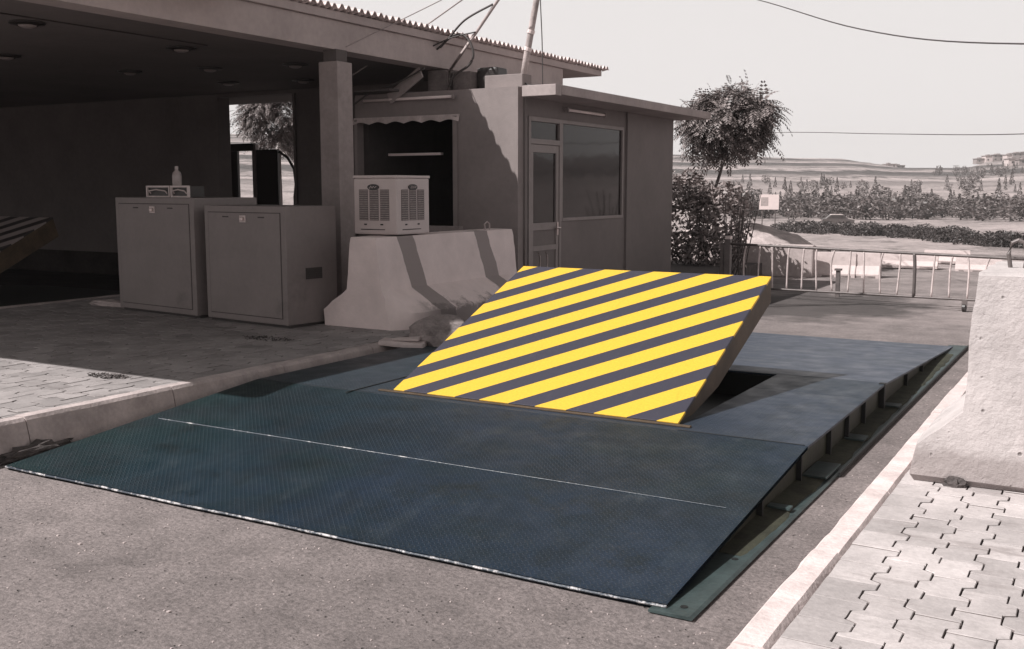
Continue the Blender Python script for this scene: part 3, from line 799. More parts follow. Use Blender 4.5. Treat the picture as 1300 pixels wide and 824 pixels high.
b = MB(); b.prism([(-8.22, 3.80), (-21, 6.38), (-34, 3.9), (-34, 3.80)], CY1 - .3, CY1 - .16, 'y'); b.prism([(-8.22, 3.80), (-21, 6.38), (-34, 3.9), (-34, 3.80)], CY0 + .05, CY0 + .2, 'y'); [C(o_) for o_ in b.each('gable', 'beam', cp)]
b = MB(); b.prism([(-21.0, 6.4), (-34, 3.95), (-34, 3.9), (-21, 6.34)], CY0, CY1, 'y'); C(b.build('rear_roof', 'tile', cp))
for (x, y) in ((-8.385, 10.14), (-21, 4.2)):
    b = MB(); b.box(x - .145, x + .145, y - .14, y + .14, .25 if x > -12 else 0, 3.22); c_ = C(b.build('column', 'column', cp, bevel=.010))
    b = MB(); b.box(x - .10, x + .10, y - .10, y + .10, 3.22, 3.365); b.build('column_cap', 'render_dark', c_)
b = MB(); b.tube([(-9.55, CY0 + .6, 3.392), (-9.55, 9.2, 3.392)], .008, 6); C(b.build('conduit', 'cable', cp))
for (x, y) in ((-9.86, 7.04), (-9.99, 9.2), (-12.6, 10.62), (-11.3, 10.92), (-9.94, 11.17), (-12.53, 12.49), (-11.25, 12.82), (-12.5, 8.6)):
    l_ = thing('ceiling_lamp', 'round unlit lamp recessed in the dark canopy soffit', 'ceiling lamp', (x, y, 3.398), 0, 'lamps in the canopy soffit')
    b = MB(); n = 20
    for (r_, z) in ((.105, 0), (.175, 0), (.175, -.02), (.105, -.035)): b.v += [(r_ * math.cos(6.2832 * j / n), r_ * math.sin(6.2832 * j / n), z) for j in range(n)]
    for i in range(4):
        for j in range(n): b.f.append((i * n + j, i * n + (j + 1) % n, ((i + 1) % 4) * n + (j + 1) % n, ((i + 1) % 4) * n + j))
    b.build('rim', 'badge', l_)
    b = MB(); bl = [(.10, -.012), (.085, -.040), (.05, -.056)]
    for (r_, z) in bl: b.v += [(r_ * math.cos(6.2832 * j / n), r_ * math.sin(6.2832 * j / n), z) for j in range(n)]
    for i in range(2):
        for j in range(n): b.f.append((i * n + j, i * n + (j + 1) % n, (i + 1) * n + (j + 1) % n, (i + 1) * n + j))
    b.f.append(tuple(2 * n + j for j in range(n))); b.build('lens', 'lens', l_, smooth=True)
for i, (x, y) in enumerate(((-9.86, 7.04), (-9.99, 9.2), (-12.6, 10.62), (-11.3, 10.92), (-9.94, 11.17), (-12.53, 12.49), (-11.25, 12.82), (-12.5, 8.6))): pass
# wall under the canopy with its opening
wl = thing('gatehouse_wall', 'dark rendered wall under the canopy with one tall bright opening', 'wall', (-18, 14, 0))
def Wl(o): o.location = (18, -14, 0); return o
b = MB(); b.box(-34, -14.33, 14.0, 14.25, 0, 3.40); b.box(-14.328, -12.5, 14.0, 14.25, 3.34, 3.40); b.box(-12.498, -9.62, 14.0, 14.25, 0, 3.40)
Wl(b.build('wall', 'render_dark', wl))
b = MB(); b.box(-34, -14.34, 13.97, 13.998, 0, .45); Wl(b.build('base_band', 'lane_shade', wl))
b = MB(); b.box(-14.36, -14.31, 13.97, 14.27, 0, 3.34); b.box(-12.52, -12.47, 13.97, 14.27, 0, 3.34); [Wl(o_) for o_ in b.each('opening_trim', 'render_dark', wl)]
# dark gate standing behind the opening
gt = thing('metal_gate', 'dark gate of posts and solid panels seen through the wall opening', 'gate', (-15.6, 16.0, 0))
b = MB(); b.box(-1.0, .22, -.05, .05, 2.47, 2.62); b.build('lintel', 'badge', gt)
b = MB(); b.box(-.75, -.24, -.03, .03, .05, 2.468); b.build('panel', 'badge', gt)
b = MB(); b.box(.29, .86, -.03, .03, .05, 2.49); b.build('panel', 'badge', gt)
b = MB(); b.box(.18, .28, -.04, .04, 0, 2.60); b.build('post', 'frame', gt)
b = MB(); b.tube([(1.26, 0, 0), (1.26, 0, 1.55), (1.30, 0, 1.8), (1.26, 0, 2.1), (1.10, 0, 2.32), (.88, 0, 2.44)], .028, 8); b.build('hoop', 'badge', gt)

# ------------------------------------------------------------------ guard booth
bo = thing('guard_booth', 'small flat roofed guard booth with glazed door and big window facing the lane', 'booth', (-8.2, 14.7, .25))
def B(o): o.location = (8.2, -14.7, -.25); return o
XF, XB, YN, YF, ZT = -6.90, -9.58, 12.0, 17.45, 3.02
b = MB()  # wall towards the camera, with the counter opening
b.box(-7.83, XF, YN, YN + .14, .25, ZT); b.box(XB, -7.832, YN, YN + .14, 2.68, ZT); b.box(XB, -7.832, YN, YN + .14, .25, 1.10)
B(b.build('near_wall', 'booth_wall', bo))
b = MB()  # wall on the lane side
xb = XF - .14; y0 = YN + .142
b.box(xb, XF - .002, y0, 12.26, .25, 2.90); b.box(xb, XF - .002, 12.26, 15.32, 2.66, 2.90); b.box(xb, XF - .002, 13.20, 15.32, .25, 1.25); b.box(xb, XF - .002, 15.32, YF, .25, 2.90)
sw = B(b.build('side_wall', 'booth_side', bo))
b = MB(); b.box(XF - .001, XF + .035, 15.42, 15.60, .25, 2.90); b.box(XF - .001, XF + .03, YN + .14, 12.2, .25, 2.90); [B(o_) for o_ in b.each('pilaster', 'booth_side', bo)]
b = MB(); b.box(XB, xb - .002, YF - .14, YF, .25, 2.90); b.box(XB, XB + .12, YN + .142, YF - .142, .25, 2.90); b.box(XB + .12, xb, YN + .142, YF - .142, .25, .262)
B(b.build('back_wall', 'interior', bo))
b = MB(); b.box(XB - .05, -6.33, YN + .145, 17.75, 2.902, 3.02); b.box(-6.83, -6.335, YN - .02, YN + .143, 2.885, 3.025); B(b.build('roof', 'booth_roof', bo, bevel=.008))
b = MB(); b.tube([(-6.36, y, 3.015) for y in (YN + .2, 14, 15.5, 17.7)], .014, 6); B(b.build('roof_edge', 'rail', bo))
# door
b = MB(); yA, yB = 12.26, 13.20
b.box(XF - .06, XF + .02, yA, yA + .06, .25, 2.66); b.box(XF - .06, XF + .02, yB - .06, yB, .25, 2.66); b.box(XF - .06, XF + .02, yA + .06, yB - .06, 2.60, 2.66); b.box(XF - .06, XF + .02, yA + .06, yB - .06, 2.30, 2.37)
B(b.build('door_frame', 'frame', bo, bevel=.004))
b = MB(); b.box(XF - .03, XF - .015, yA + .06, yB - .06, 2.37, 2.60); B(b.build('transom_pane', 'glass', bo))
b = MB(); a0, a1 = yA + .065, yB - .065
b.box(XF - .045, XF + .008, a0, a0 + .075, .28, 2.295); b.box(XF - .045, XF + .008, a1 - .075, a1, .28, 2.295)
for z0, z1 in ((.28, .40), (.86, .93), (1.14, 1.24), (2.19, 2.295)): b.box(XF - .045, XF + .008, a0 + .075, a1 - .075, z0, z1)
dr = B(b.build('door', 'frame', bo, bevel=.003))
b = MB(); b.box(XF - .03, XF - .016, a0 + .075, a1 - .075, 1.24, 2.19); b.build('pane', 'glass', dr)
b = MB(); b.box(XF - .03, XF - .012, a0 + .075, a1 - .075, .40, .86); b.box(XF - .03, XF - .012, a0 + .075, a1 - .075, .93, 1.14); b.each('panel', 'booth_side', dr)
b = MB()
for q in (.30, .62):
    yy = a0 + .075 + q * (a1 - a0 - .15); b.tube([(XF - .008, yy - .03, .84), (XF - .004, yy + .02, .78), (XF - .006, yy + .03, .66), (XF - .010, yy + .02, .50)], .007, 6)
b.each('grille', 'metal', dr)
b = MB(); b.box(XF + .008, XF + .02, a1 - .06, a1 - .02, 1.06, 1.24); b.tube([(XF + .02, a1 - .04, 1.16), (XF + .06, a1 - .04, 1.16), (XF + .062, a1 - .16, 1.165)], .012, 8); b.build('handle', 'metal', dr)
# window
b = MB(); yA, yB = 13.202, 15.32
b.box(XF - .05, XF + .015, yA, yA + .045, 1.25, 2.66); b.box(XF - .05, XF + .015, yB - .045, yB, 1.25, 2.66); b.box(XF - .05, XF + .015, yA + .045, yB - .045, 2.61, 2.66); b.box(XF - .05, XF + .02, yA + .045, yB - .045, 1.25, 1.295)
wn = B(b.build('window', 'frame', bo, bevel=.003))
b = MB(); b.box(XF - .03, XF - .016, yA + .045, yB - .045, 1.295, 2.61); b.build('pane', 'glass', wn)
# counter opening: frame, ledge, scalloped valance
b = MB(); b.box(-7.90, -7.835, YN - .03, YN + .12, 1.1, 2.679); b.box(XB, XB + .05, YN - .03, YN + .12, 1.1, 2.679); [B(o_) for o_ in b.each('opening_frame', 'frame', bo)]
b = MB(); b.box(-10.0, -7.75, YN - .10, YN - .002, 1.06, 1.20); b.box(-10.0, -9.60, YN - .06, YN + .1, .78, 1.06); B(b.build('counter_ledge', 'column', bo, bevel=.008))
b = MB(); n = 48; vs = []
for i in range(n + 1):
    x = XB - .02 + (1.80) * i / n; z = 2.60 + .032 * abs(math.sin(i / n * math.pi * 6)); y = YN - .05 + .012 * math.sin(i * .8)
    vs += [(x, YN - .01, 2.70), (x, y, z), (x, y + .008, z), (x, YN - .002, 2.70)]
for i in range(n):
    for q in range(4): b.f.append((i * 4 + q, i * 4 + (q + 1) % 4, (i + 1) * 4 + (q + 1) % 4, (i + 1) * 4 + q))
b.v = vs; B(b.build('valance', 'awning', bo))
b = MB(); b.box(XB + .2, -8.45, YN + .5, YN + .56, 2.18, 2.215); B(b.build('shelf', 'white_tube', bo))
# parapet and step on the roof
b = MB(); b.box(-7.50, -6.92, YN + .15, YN + .40, 3.022, 3.20); B(b.build('parapet', 'booth_wall', bo, bevel=.01))

def tube_lamp(loc, rz, L, label):
    t = thing('tube_lamp', label, 'tube lamp', loc, rz, 'tube lamps on the booth')
    b = MB(); b.box(-L / 2, L / 2, -.03, 0, -.012, .022); b.build('housing', 'frame', t, bevel=.003)
    b = MB(); b.tube([(-L / 2 + .03, -.055, -.01), (L / 2 - .03, -.055, -.01)], .020, 10); b.build('tube', 'white_tube', t, smooth=True)
    for x in (-L / 2, L / 2 - .03):
        b = MB(); b.box(x, x + .03, -.082, -.031, -.042, .02); b.build('socket', 'frame', t, bevel=.004)
tube_lamp((-8.63, YN - .002, 2.94), 0, 1.56, 'white tube lamp above the counter opening of the booth')
tube_lamp((XF + .0, 13.9, 2.81), R(90), 1.25, 'dusty tube lamp under the roof edge above the booth window')

# clutter on the booth roof
for (x0, x1, y0_, z1, m_, lb) in ((-8.52, -8.18, 12.3, 3.33, 'rust_box', 'grey open box on the booth roof below the slanting pole'), (-8.14, -7.86, 12.35, 3.30, 'rust_box', 'smaller pale faced box between the open box and the parapet')):
    b = MB(); b.box(x0, x1, y0_, y0_ + .3, 3.022, z1); b.box(x0 + .03, x1 - .03, y0_ - .008, y0_ - .001, 3.05, z1 - .03)
    tag(b.build('roof_box', m_, bevel=.008), lb, 'box', 'boxes on the booth roof')
b = MB(); b.box(-7.85, -7.52, 12.5, 12.8, 3.022, 3.36); tag(b.build('water_tank', 'badge', bevel=.04), 'dark rounded container beside the parapet on the booth roof', 'container')
b = MB(); b.box(-.32, .32, -.015, .015, 0, .17); o = b.build('loose_board', 'booth_roof', bevel=.004); o.location = (-8.62, 11.93, 3.04); o.rotation_euler = (R(-14), R(-32), 0)
tag(o, 'short grey board leaning slantwise between canopy beam and booth roof', 'board')
b = MB(); b.box(-9.9, -8.75, 11.7, 13.8, 3.03, 3.06); o = b.build('shade_sheet', 'shade_board'); tag(o, 'dark sheet standing in for shade over the booth roof edge under the canopy beam', 'sheet')  # dark sheet added in place of the shadow under the beam
pl = thing('utility_pole', 'upright weathered wooden pole with pale ties rising from the booth roof', 'pole', (-7.02, 12.32, 3.03))
b = MB(); b.tube([(0, 0, 0), (.07, .01, .45), (.21, .02, 1.15), (.50, .05, 2.6)], .048, 12, .036); b.build('shaft', 'wood_pole', pl, smooth=True)
for z in (.50, .72):
    b = MB(); x = .07 + (z - .45) * .2; b.tube([(x - .008, .01, z - .022), (x + .008, .012, z + .022)], .053, 12); b.build('tie', 'white_tube', pl)
b = MB(); b.tube([(-8.16, 12.3, 3.05), (-8.16, 12.3, 3.31), (-7.73, 12.3, 3.79), (-7.38, 12.3, 4.19), (-6.6, 12.3, 5.1)], .022, 8); tag(b.build('slanting_pole', 'wood_pole', smooth=True), 'thin pole slanting up to the right from the boxes on the booth roof', 'pole')
def curve(pts, k=8):
    out = []; P = [Vector(p) for p in pts]; P = [P[0]] + P + [P[-1]]
    for i in range(1, len(P) - 2):
        for j in range(k):
            t = j / k; a_, b_, c_, d_ = P[i - 1], P[i], P[i + 1], P[i + 2]
            out.append(.5 * ((2 * b_) + (c_ - a_) * t + (2 * a_ - 5 * b_ + 4 * c_ - d_) * t * t + (3 * b_ - a_ - 3 * c_ + d_) * t ** 3))
    return out + [P[-1]]
def cable(pts, r, m_, label, cat='cable', k=8):
    b = MB(); b.tube(curve(pts, k), r, 6); return tag(b.build('cable', m_, smooth=True), label, cat)
cable([(-8.28, 12.25, 3.63), (-8.10, 12.25, 3.76), (-7.93, 12.25, 3.78), (-7.80, 12.25, 3.68), (-7.74, 12.25, 3.5), (-7.82, 12.25, 3.36), (-8.05, 12.25, 3.24), (-8.14, 12.27, 3.10)], .017, 'cable', 'thick dark cable looped beside the slanting pole on the booth roof')
cable([(-8.30, 12.2, 3.60), (-8.12, 12.2, 3.72), (-7.85, 12.22, 3.96), (-7.45, 12.28, 4.14)], .014, 'cable', 'cable bundle running from the tile edge up to the slanting pole')
cable([(-8.34, 12.1, 3.62), (-8.05, 12.2, 3.74), (-7.72, 12.28, 3.80)], .010, 'cable', 'thin cable branch tied to the looped cable')
cable([(-9.54, 11.86, 3.27), (-8.6, 11.87, 3.70), (-7.0, 11.9, 4.5)], .009, 'wire_pale', 'pale stay wire rising from the column past the canopy eave', 'wire')
cable([(-8.20, 10.12, 3.39), (-8.18, 12.15, 4.24), (-8.17, 13.5, 4.82)], .006, 'wire_pale', 'thinnest pale wire crossing the face of the canopy beam', 'wire')
cable([(-6.70, 12.3, 3.05), (-6.71, 12.3, 3.6), (-6.74, 12.3, 4.2), (-6.76, 12.3, 5.0)], .007, 'cable', 'thin dark cable hanging straight down beside the wooden pole')
cable([(-6.96, 12.25, 3.10), (-6.85, 12.2, 3.05), (-6.70, 12.25, 3.05)], .010, 'cable', 'short dark cable lying on the near corner of the booth roof')
cable([(-9.62, 11.8, 2.76), (-9.2, 11.8, 3.0), (-8.75, 11.85, 3.13), (-8.3, 11.9, 3.32)], .012, 'cable', 'dark cable sloping along the underside of the canopy beam')
# overhead lines
cable([(-10.5, 24, 6.9), (-5.73, 18, 4.93), (-2.9, 13.4, 3.62), (-.83, 10, 2.915), (2.0, 5.4, 2.3)], .008, 'cable', 'overhead line sloping down across the open sky at the upper right', 'power line')
cable([(-14.2, 34, 3.5), (-8.64, 30, 3.30), (-4.6, 24.3, 2.90), (-1.57, 20, 2.63), (2, 15, 2.5)], .009, 'cable', 'level overhead line in the sky just above the hills', 'power line')

# ------------------------------------------------------------------ sliding fence gate
GA, GB = Vector((-5.44, 16.35, 0)), Vector((-.95, 15.55, 0))
fg = thing('barred_gate', 'low steel bar gate with a small wheel across the lane behind the ramp', 'gate', tuple((GA + GB) / 2))
FO = -(GA + GB) / 2
def F(o): o.location = FO; return o
def gp(t, z): p = GA.lerp(GB, t); return (p.x, p.y, z)
tp = lambda t: .825 - .06 * t
bt_ = lambda t: .135 + .045 * t
b = MB(); b.tube([gp(t / 10, tp(t / 10)) for t in range(11)], .021, 8); F(b.build('top_rail', 'rail', fg, smooth=True))
b = MB(); b.tube([gp(t / 10, bt_(t / 10)) for t in range(11)], .018, 8); F(b.build('bottom_rail', 'rail', fg, smooth=True))
rnd = random.Random(3)
for i in range(1, 19):
    t = i / 18.6
    b = MB(); j = rnd.uniform(-.006, .006); thick = (i in (12,))
    p0, p1, p2 = gp(t, bt_(t)), gp(t + j, (bt_(t) + tp(t)) / 2 + .1), gp(t + (.006 if i % 3 else -.004), tp(t))
    b.tube(curve([p0, p1, p2], 4), .024 if thick else .0135, 8); F(b.build('bar', 'rail' if thick else 'galv', fg, smooth=True))
b = MB(); p = gp(-.012, 0); b.box(p[0] - .05, p[0] + .05, p[1] - .05, p[1] + .05, 0, .90); b.box(p[0] - .12, p[0] - .06, p[1] - .04, p[1] + .04, 0, .84); [F(o_) for o_ in b.each('post', 'rail', fg, bevel=.004)]
b = MB(); b.box(p[0] - .03, p[0] + .05, p[1] - .06, p[1] + .06, .9, .95); F(b.build('post_cap', 'galv', fg))
wq = gp(.80, 0)
b = MB(); b.tube([(wq[0] - .02, wq[1], .055), (wq[0] + .02, wq[1] - .006, .055)], .055, 16); F(b.build('wheel', 'badge', fg))
b = MB(); b.box(wq[0] - .035, wq[0] + .035, wq[1] - .02, wq[1] + .02, .06, .175); F(b.build('wheel_fork', 'rail', fg))
mp_ = thing('stub_post', 'short dark post standing just behind the bar gate', 'post', (-3.86, 16.9, 0))
b = MB(); b.box(-.03, .03, -.03, .03, 0, .42); b.build('shaft', 'rail', mp_); b = MB(); b.box(-.05, .05, -.05, .05, .42, .45); b.build('cap', 'rail', mp_)

# ------------------------------------------------------------------ ground behind the gate
b = MB(); ny_, nx_ = 16, 26   # earth bank
for j in range(ny_ + 1):
    for i in range(nx_ + 1):
        u, v = i / nx_, j / ny_
        x = -8.4 + 3.55 * u; y = 20.5 + 4.6 * v - .15 * u
        h = 1.02 * max(0, math.sin(math.pi * min(1, v * 1.0 + .10))) ** .7 * (1 - max(0, (u - .45) / .55) ** 1.5) - .10
        b.v.append((x, y, (-.25 if i in (0, nx_) or j in (0, ny_) else 0) + max(-.15, h + .09 * noise.noise(Vector((x * 2.1, y * 2.1, 0))) + .04 * noise.noise(Vector((x * 7, y * 7, 0))))))
for j in range(ny_):
    for i in range(nx_): k = j * (nx_ + 1) + i; b.f.append((k, k + 1, k + nx_ + 2, k + nx_ + 1))
tag(b.build('bank', 'earth', smooth=True), kind='structure')
rw = MB(); rw.box(-7.7, -5.15, 20.35, 20.55, 0, .62); o = rw.build('retaining_wall', 'wall_grey', bevel=.03); roughen(o, .03, 2)
tag(o, 'low grey concrete wall in front of the earth bank behind the gate', 'wall')
proto = None
for i, (px, y_, L, lb) in enumerate(((1057, 20.9, 1.0, 'pale concrete block beside the earth bank, beyond the bar gate'), (1093, 21.0, .85, 'pale concrete block second from the earth bank'), (1160, 24.5, 1.15, 'long pale block lying farther back, right of the bank blocks'), (1207, 26.5, 1.0, 'low pale block farthest from the gate, behind its right half'), (1248, 24.0, .9, 'short pale block partly behind the pitted barrier'))):
    r_ = y_ / math.cos(az(px)); x, y = at(px, r_)
    if proto is None:
        proto = thing('concrete_block', lb, 'concrete block', (x, y, -.03), R(8), 'pale blocks beyond the gate')
        mbp = profile_barrier('b', '', 0, -.5, .5, 0, [(.26, 0), (.26, .1), (.13, .26), (.10, .5)], '', seed=1, amp=.01)
        mbp.v = [(v[1], v[0], v[2]) for v in mbp.v]; mbp.build('body', 'pale_block', proto)
        k = MB(); k.box(-.42, .42, -.262, -.255, .012, .07); k.build('base_band', 'rubble', proto)
    else: dup(proto, (x, y, -.03), R(6), (L, 1, 1.0 if i < 2 else .6), lb)

# ------------------------------------------------------------------ vegetation
def feather_tree(name, loc, crown_c, rad, nfr, label, trunk_pts, seed, leafm='leaf', L=(.28, .50)):
    rnd = random.Random(seed); t = thing(name, label, 'tree', loc)
    b = MB(); b.tube(curve(trunk_pts, 5), .05, 9, .025)
    cc = Vector(crown_c); top = Vector(trunk_pts[-1])
    for i in range(14):
        a_ = rnd.uniform(0, 6.28); e = cc + Vector((math.cos(a_) * rad[0] * .6, math.sin(a_) * rad[1] * .6, rnd.uniform(-.3, .6) * rad[2]))
        b.tube([top, top.lerp(e, .5) + Vector((0, 0, -.05)), e], .018, 5, .006)
    b.build('trunk', 'bark', t, smooth=True)
    lf = MB()
    clumps = []
    for i in range(62):
        while True:
            p = Vector((rnd.uniform(-1, 1), rnd.uniform(-1, 1), rnd.uniform(-1, 1)))
            if .15 < p.length < 1: break
        p = p.normalized() * (p.length ** .5)
        clumps.append((p * rnd.uniform(.82, 1.05), rnd.uniform(.7, 1.3)))
    for i in range(nfr):
        p, cs = clumps[i % len(clumps)]
        g = Vector((rnd.gauss(0, .13), rnd.gauss(0, .13), rnd.gauss(0, .10)))
        o_ = cc + Vector(((p.x * .74 + g.x) * rad[0], (p.y * .74 + g.y) * rad[1], (p.z * .70 + g.z) * rad[2]))
        d = Vector((rnd.gauss(0, 1), rnd.gauss(0, 1), rnd.gauss(.15, .6))).normalized() * .8 + Vector((p.x, p.y, max(0, p.z))) * .75
        d.normalize(); ln = rnd.uniform(*L) * cs
        side = d.cross(Vector((0, 0, 1)))
        if side.length < .05: side = Vector((1, 0, 0))
        side.normalize(); up = side.cross(d); q = o_.copy(); dd = d.copy(); ns = 8
        for k in range(ns):
            dd = (dd + Vector((0, 0, -.17))).normalized(); q2 = q + dd * ln / ns
            wl_ = ln * .19 * math.sin(math.pi * (k + 1.5) / (ns + 2)); cw = ln / ns * .40
            for sg in (-1, 1):
                tipv = q2 + side * sg * wl_ + dd * wl_ * .3 + Vector((0, 0, -.35 * wl_)) + up * rnd.uniform(-.015, .015)
                lf.add([q2 - dd * cw * .5, q2.lerp(tipv, .5) - dd * cw, tipv, q2.lerp(tipv, .5) + dd * cw], [(0, 1, 2, 3)])
            q = q2
    lf.build('crown', leafm, t, recalc=False)
    return t
feather_tree('young_tree', (-7.45, 21.2, .12), (.25, 0, 2.94), (.98, .95, .85), 2300, 'young tree with a feathery rounded crown behind the guard booth', [(0, 0, 0), (.02, 0, .9), (.0, .02, 1.5), (.10, 0, 1.85), (.2, 0, 2.2)], 4)
feather_tree('young_tree', (-22.1, 24.0, 0), (0, 0, 3.75), (1.40, 1.3, 1.15), 2600, 'bushy tree seen through the opening in the dark wall', [(0, 0, 0), (.05, 0, 1.2), (0, .05, 2.2), (.05, 0, 3.0)], 9)

def leaf_blob(mb, c, rad, n, size, rnd, seed, zmin=-1):
    for i in range(n):
        while True:
            p = Vector((rnd.uniform(-1, 1), rnd.uniform(-1, 1), rnd.uniform(-1, 1)))
            if p.length < 1: break
        p = p.normalized() * p.length ** .4
        k = 1 + .38 * noise.noise(p * 1.9 + Vector((seed, 0, 0))) + .2 * noise.noise(p * 4.5 + Vector((seed, 3, 0)))
        q = Vector(c) + Vector((p.x * rad[0], p.y * rad[1], p.z * rad[2])) * k
        if q.z < zmin: continue
        s_ = size * rnd.uniform(.6, 1.4)
        d = Vector((rnd.gauss(0, 1), rnd.gauss(0, 1), rnd.gauss(0, .7))).normalized(); e = d.cross(Vector((rnd.gauss(0, 1), rnd.gauss(0, 1), rnd.gauss(0, 1)))).normalized()
        mb.add([q - d * s_, q + e * s_ * .42, q + d * s_, q - e * s_ * .42], [(0, 1, 2, 3)])
def shrub(loc, blobs, label, seed, size=.055):
    rnd = random.Random(seed); t = thing('shrub', label, 'shrub', loc)
    b = MB()
    for i in range(16):
        a_ = rnd.uniform(0, 6.28); r_ = rnd.uniform(.1, .48)
        b.tube([(rnd.uniform(-.3, .3), rnd.uniform(-.2, .2), 0), (r_ * .5 * math.cos(a_), r_ * .5 * math.sin(a_), .6), (r_ * math.cos(a_), r_ * .6 * math.sin(a_), rnd.uniform(1.1, 1.7))], .016, 5, .005)
    b.build('stem', 'bark', t)
    lf = MB()
    for j, (c, rad, n) in enumerate(blobs): leaf_blob(lf, c, rad, n, size, rnd, seed + j * 3, .02)
    lf.build('foliage', 'leaf_shrub', t, recalc=False); return t
shrub((-7.0, 19.2, .24), [((-.35, 0, .95), (.62, .5, .85), 1900), ((.35, .1, .85), (.55, .5, .70), 1500), ((.62, 0, 1.25), (.30, .3, .32), 420), ((-.25, .1, 1.35), (.5, .4, .30), 700), ((0, 0, .35), (.85, .5, .36), 900)], 'dense broad leaved shrub under the young tree beside the booth', 5)
shrub((-5.72, 17.4, 0), [((0, 0, .78), (.20, .18, .22), 160), ((.1, 0, .5), (.14, .12, .2), 80)], 'small leafy sprig hanging over the gate post', 15, .035)

# far trees: a few shapes, copied one by one
def far_tree(kind, seed):
    rnd = random.Random(seed); b = MB(); b.tube([(0, 0, -.05), (0, 0, .35)], .03, 5, .02)
    root = thing('conifer' if kind == 'cone' else 'round_tree', 'x', 'tree')
    b.build('trunk', 'bark', root); lf = MB()
    if kind == 'cone':
        for i in range(170):
            h = rnd.random() ** 1.25; r_ = (.20 * (1 - h) + .02) * rnd.uniform(.6, 1.15); a_ = rnd.uniform(0, 6.28)
            q = Vector((r_ * math.cos(a_), r_ * math.sin(a_), .10 + h * .9)); s_ = rnd.uniform(.04, .08)
            d = Vector((math.cos(a_), math.sin(a_), -.4)).normalized(); e = d.cross(Vector((rnd.gauss(0, 1), rnd.gauss(0, 1), 1))).normalized()
            lf.add([q - d * s_, q + e * s_ * .7, q + d * s_, q - e * s_ * .7], [(0, 1, 2, 3)])
    else:
        leaf_blob(lf, (0, 0, .55), (.40, .40, .44), 240, .075, rnd, seed, .05)
    lf.build('crown', 'leaf_far', root, recalc=False); return root
protos = [far_tree('cone', 1), far_tree('cone', 2), far_tree('round', 3), far_tree('round', 4), far_tree('round', 5)]
used = set(); rnd = random.Random(11)
def plant(px, r, h, w, lb, grp, pick):
    x, y = at(px, r); z = ground_z(r, az(px)) - .05
    p = protos[pick]; s_ = (w, w, h)
    if pick not in used:
        used.add(pick); p.location = (x, y, z); p.rotation_euler.z = rnd.uniform(0, 6.28); p.scale = s_; p['label'] = lb; p['group'] = grp
        return p
    return dup(p, (x, y, z), rnd.uniform(0, 6.28), s_, lb, grp)
for i in range(190):   # the band of trees in the valley
    px = rnd.uniform(925, 1335); r = rnd.uniform(165, 225); k = rnd.choice((0, 1, 2, 2, 3, 3, 4, 4))
    h = rnd.uniform(2.2, 3.9) * (1.1 if k < 2 else .95); plant(px, r, h, h * (.85 if k < 2 else 1.45), 'dark slender conifer in the valley tree band' if k < 2 else 'dark round tree in the valley tree band', 'conifers of the valley band' if k < 2 else 'round trees of the valley band', k)
for i in range(90):    # scattered on the lower slope
    px = rnd.uniform(930, 1330); right = px > 1190
    r = rnd.uniform(215, 330 if not right else 420); k = rnd.choice((0, 1, 0, 1, 2, 3))
    h = rnd.uniform(1.8, 4.2); plant(px, r, h, h * (.8 if k < 2 else 1.3), 'small conifer scattered on the lower hillside' if k < 2 else 'small round tree scattered on the lower hillside', 'conifers on the slope' if k < 2 else 'round trees on the slope', k)
for i in range(30):
    px = rnd.uniform(1185, 1335); r = rnd.uniform(380, 560); k = rnd.choice((0, 1, 2, 3)); h = rnd.uniform(2.2, 4.6)
    plant(px, r, h, h * .8, 'distant conifer below the hilltop houses' if k < 2 else 'distant round tree below the hilltop houses', 'trees below the houses', k)
hb = MB(); hrnd = random.Random(8); leaf_blob(hb, (0, 0, .45), (.6, .6, .55), 330, .085, hrnd, 8, .0)
hedge = thing('hedge_bush', 'dark bush in the hedge row along the valley track', 'bush', (0, 0, 0), 0, 'bushes of the valley hedge')
hb.build('foliage', 'leaf_hedge', hedge, recalc=False)
b = MB(); b.tube([(0, 0, -.1), (0, 0, .5)], .04, 5); b.build('stem', 'bark', hedge)
for i in range(74):
    px = 985 + 350 * (i + rnd.uniform(-.4, .4)) / 73; r = interp(px, [(985, 118), (1335, 92)]) + rnd.uniform(-4, 4); s_ = rnd.uniform(1.0, 1.55)
    x, y = at(px, r); z = ground_z(r, az(px)) - .1
    if i == 0: hedge.location = (x, y, z); hedge.scale = (s_, s_, s_ * .85)
    else: dup(hedge, (x, y, z), rnd.uniform(0, 6.28), (s_ * 1.15, s_ * 1.15, s_ * .95))

# ------------------------------------------------------------------ far buildings, billboard, car
def house(px, r, w, d, h, m_, label, floors=2, seed=0, rz=None):
    w, h, floors = w * .85, h * .66, 1 if h < 5.5 else floors
    x, y = at(px, r); z = ground_z(r, az(px)) - .6
    t = thing('house', label, 'house', (x, y, z), rz if rz is not None else -az(px) + .3, 'houses on the right hilltop')
    b = MB(); b.box(-w / 2, w / 2, -d / 2, d / 2, 0, h + .6); b.build('wall', m_, t)
    b = MB(); b.box(-w / 2 - .4, w / 2 + .4, -d / 2 - .4, d / 2 + .4, h + .602, h + .9); b.box(-w / 4, 0, -d / 4, d / 4, h + .9, h + 1.5); b.build('roof', 'house_dark', t)
    for f in range(floors):
        n = max(2, int(w / 2.6))
        for i in range(n):
            xx = -w / 2 + w * (i + .5) / n; z0 = 1.3 + f * (h / floors)
            b = MB(); b.box(xx - .45, xx + .45, -d / 2 - .04, -d / 2 + .02, z0, z0 + .95); b.build('window', 'window_dark', t)
house(1243, 690, 8, 7, 3.6, 'house_dark', 'low grey house at the left end of the hilltop row', 1)
house(1253, 690, 7, 8, 5.2, 'house', 'white gabled house second in the hilltop row')
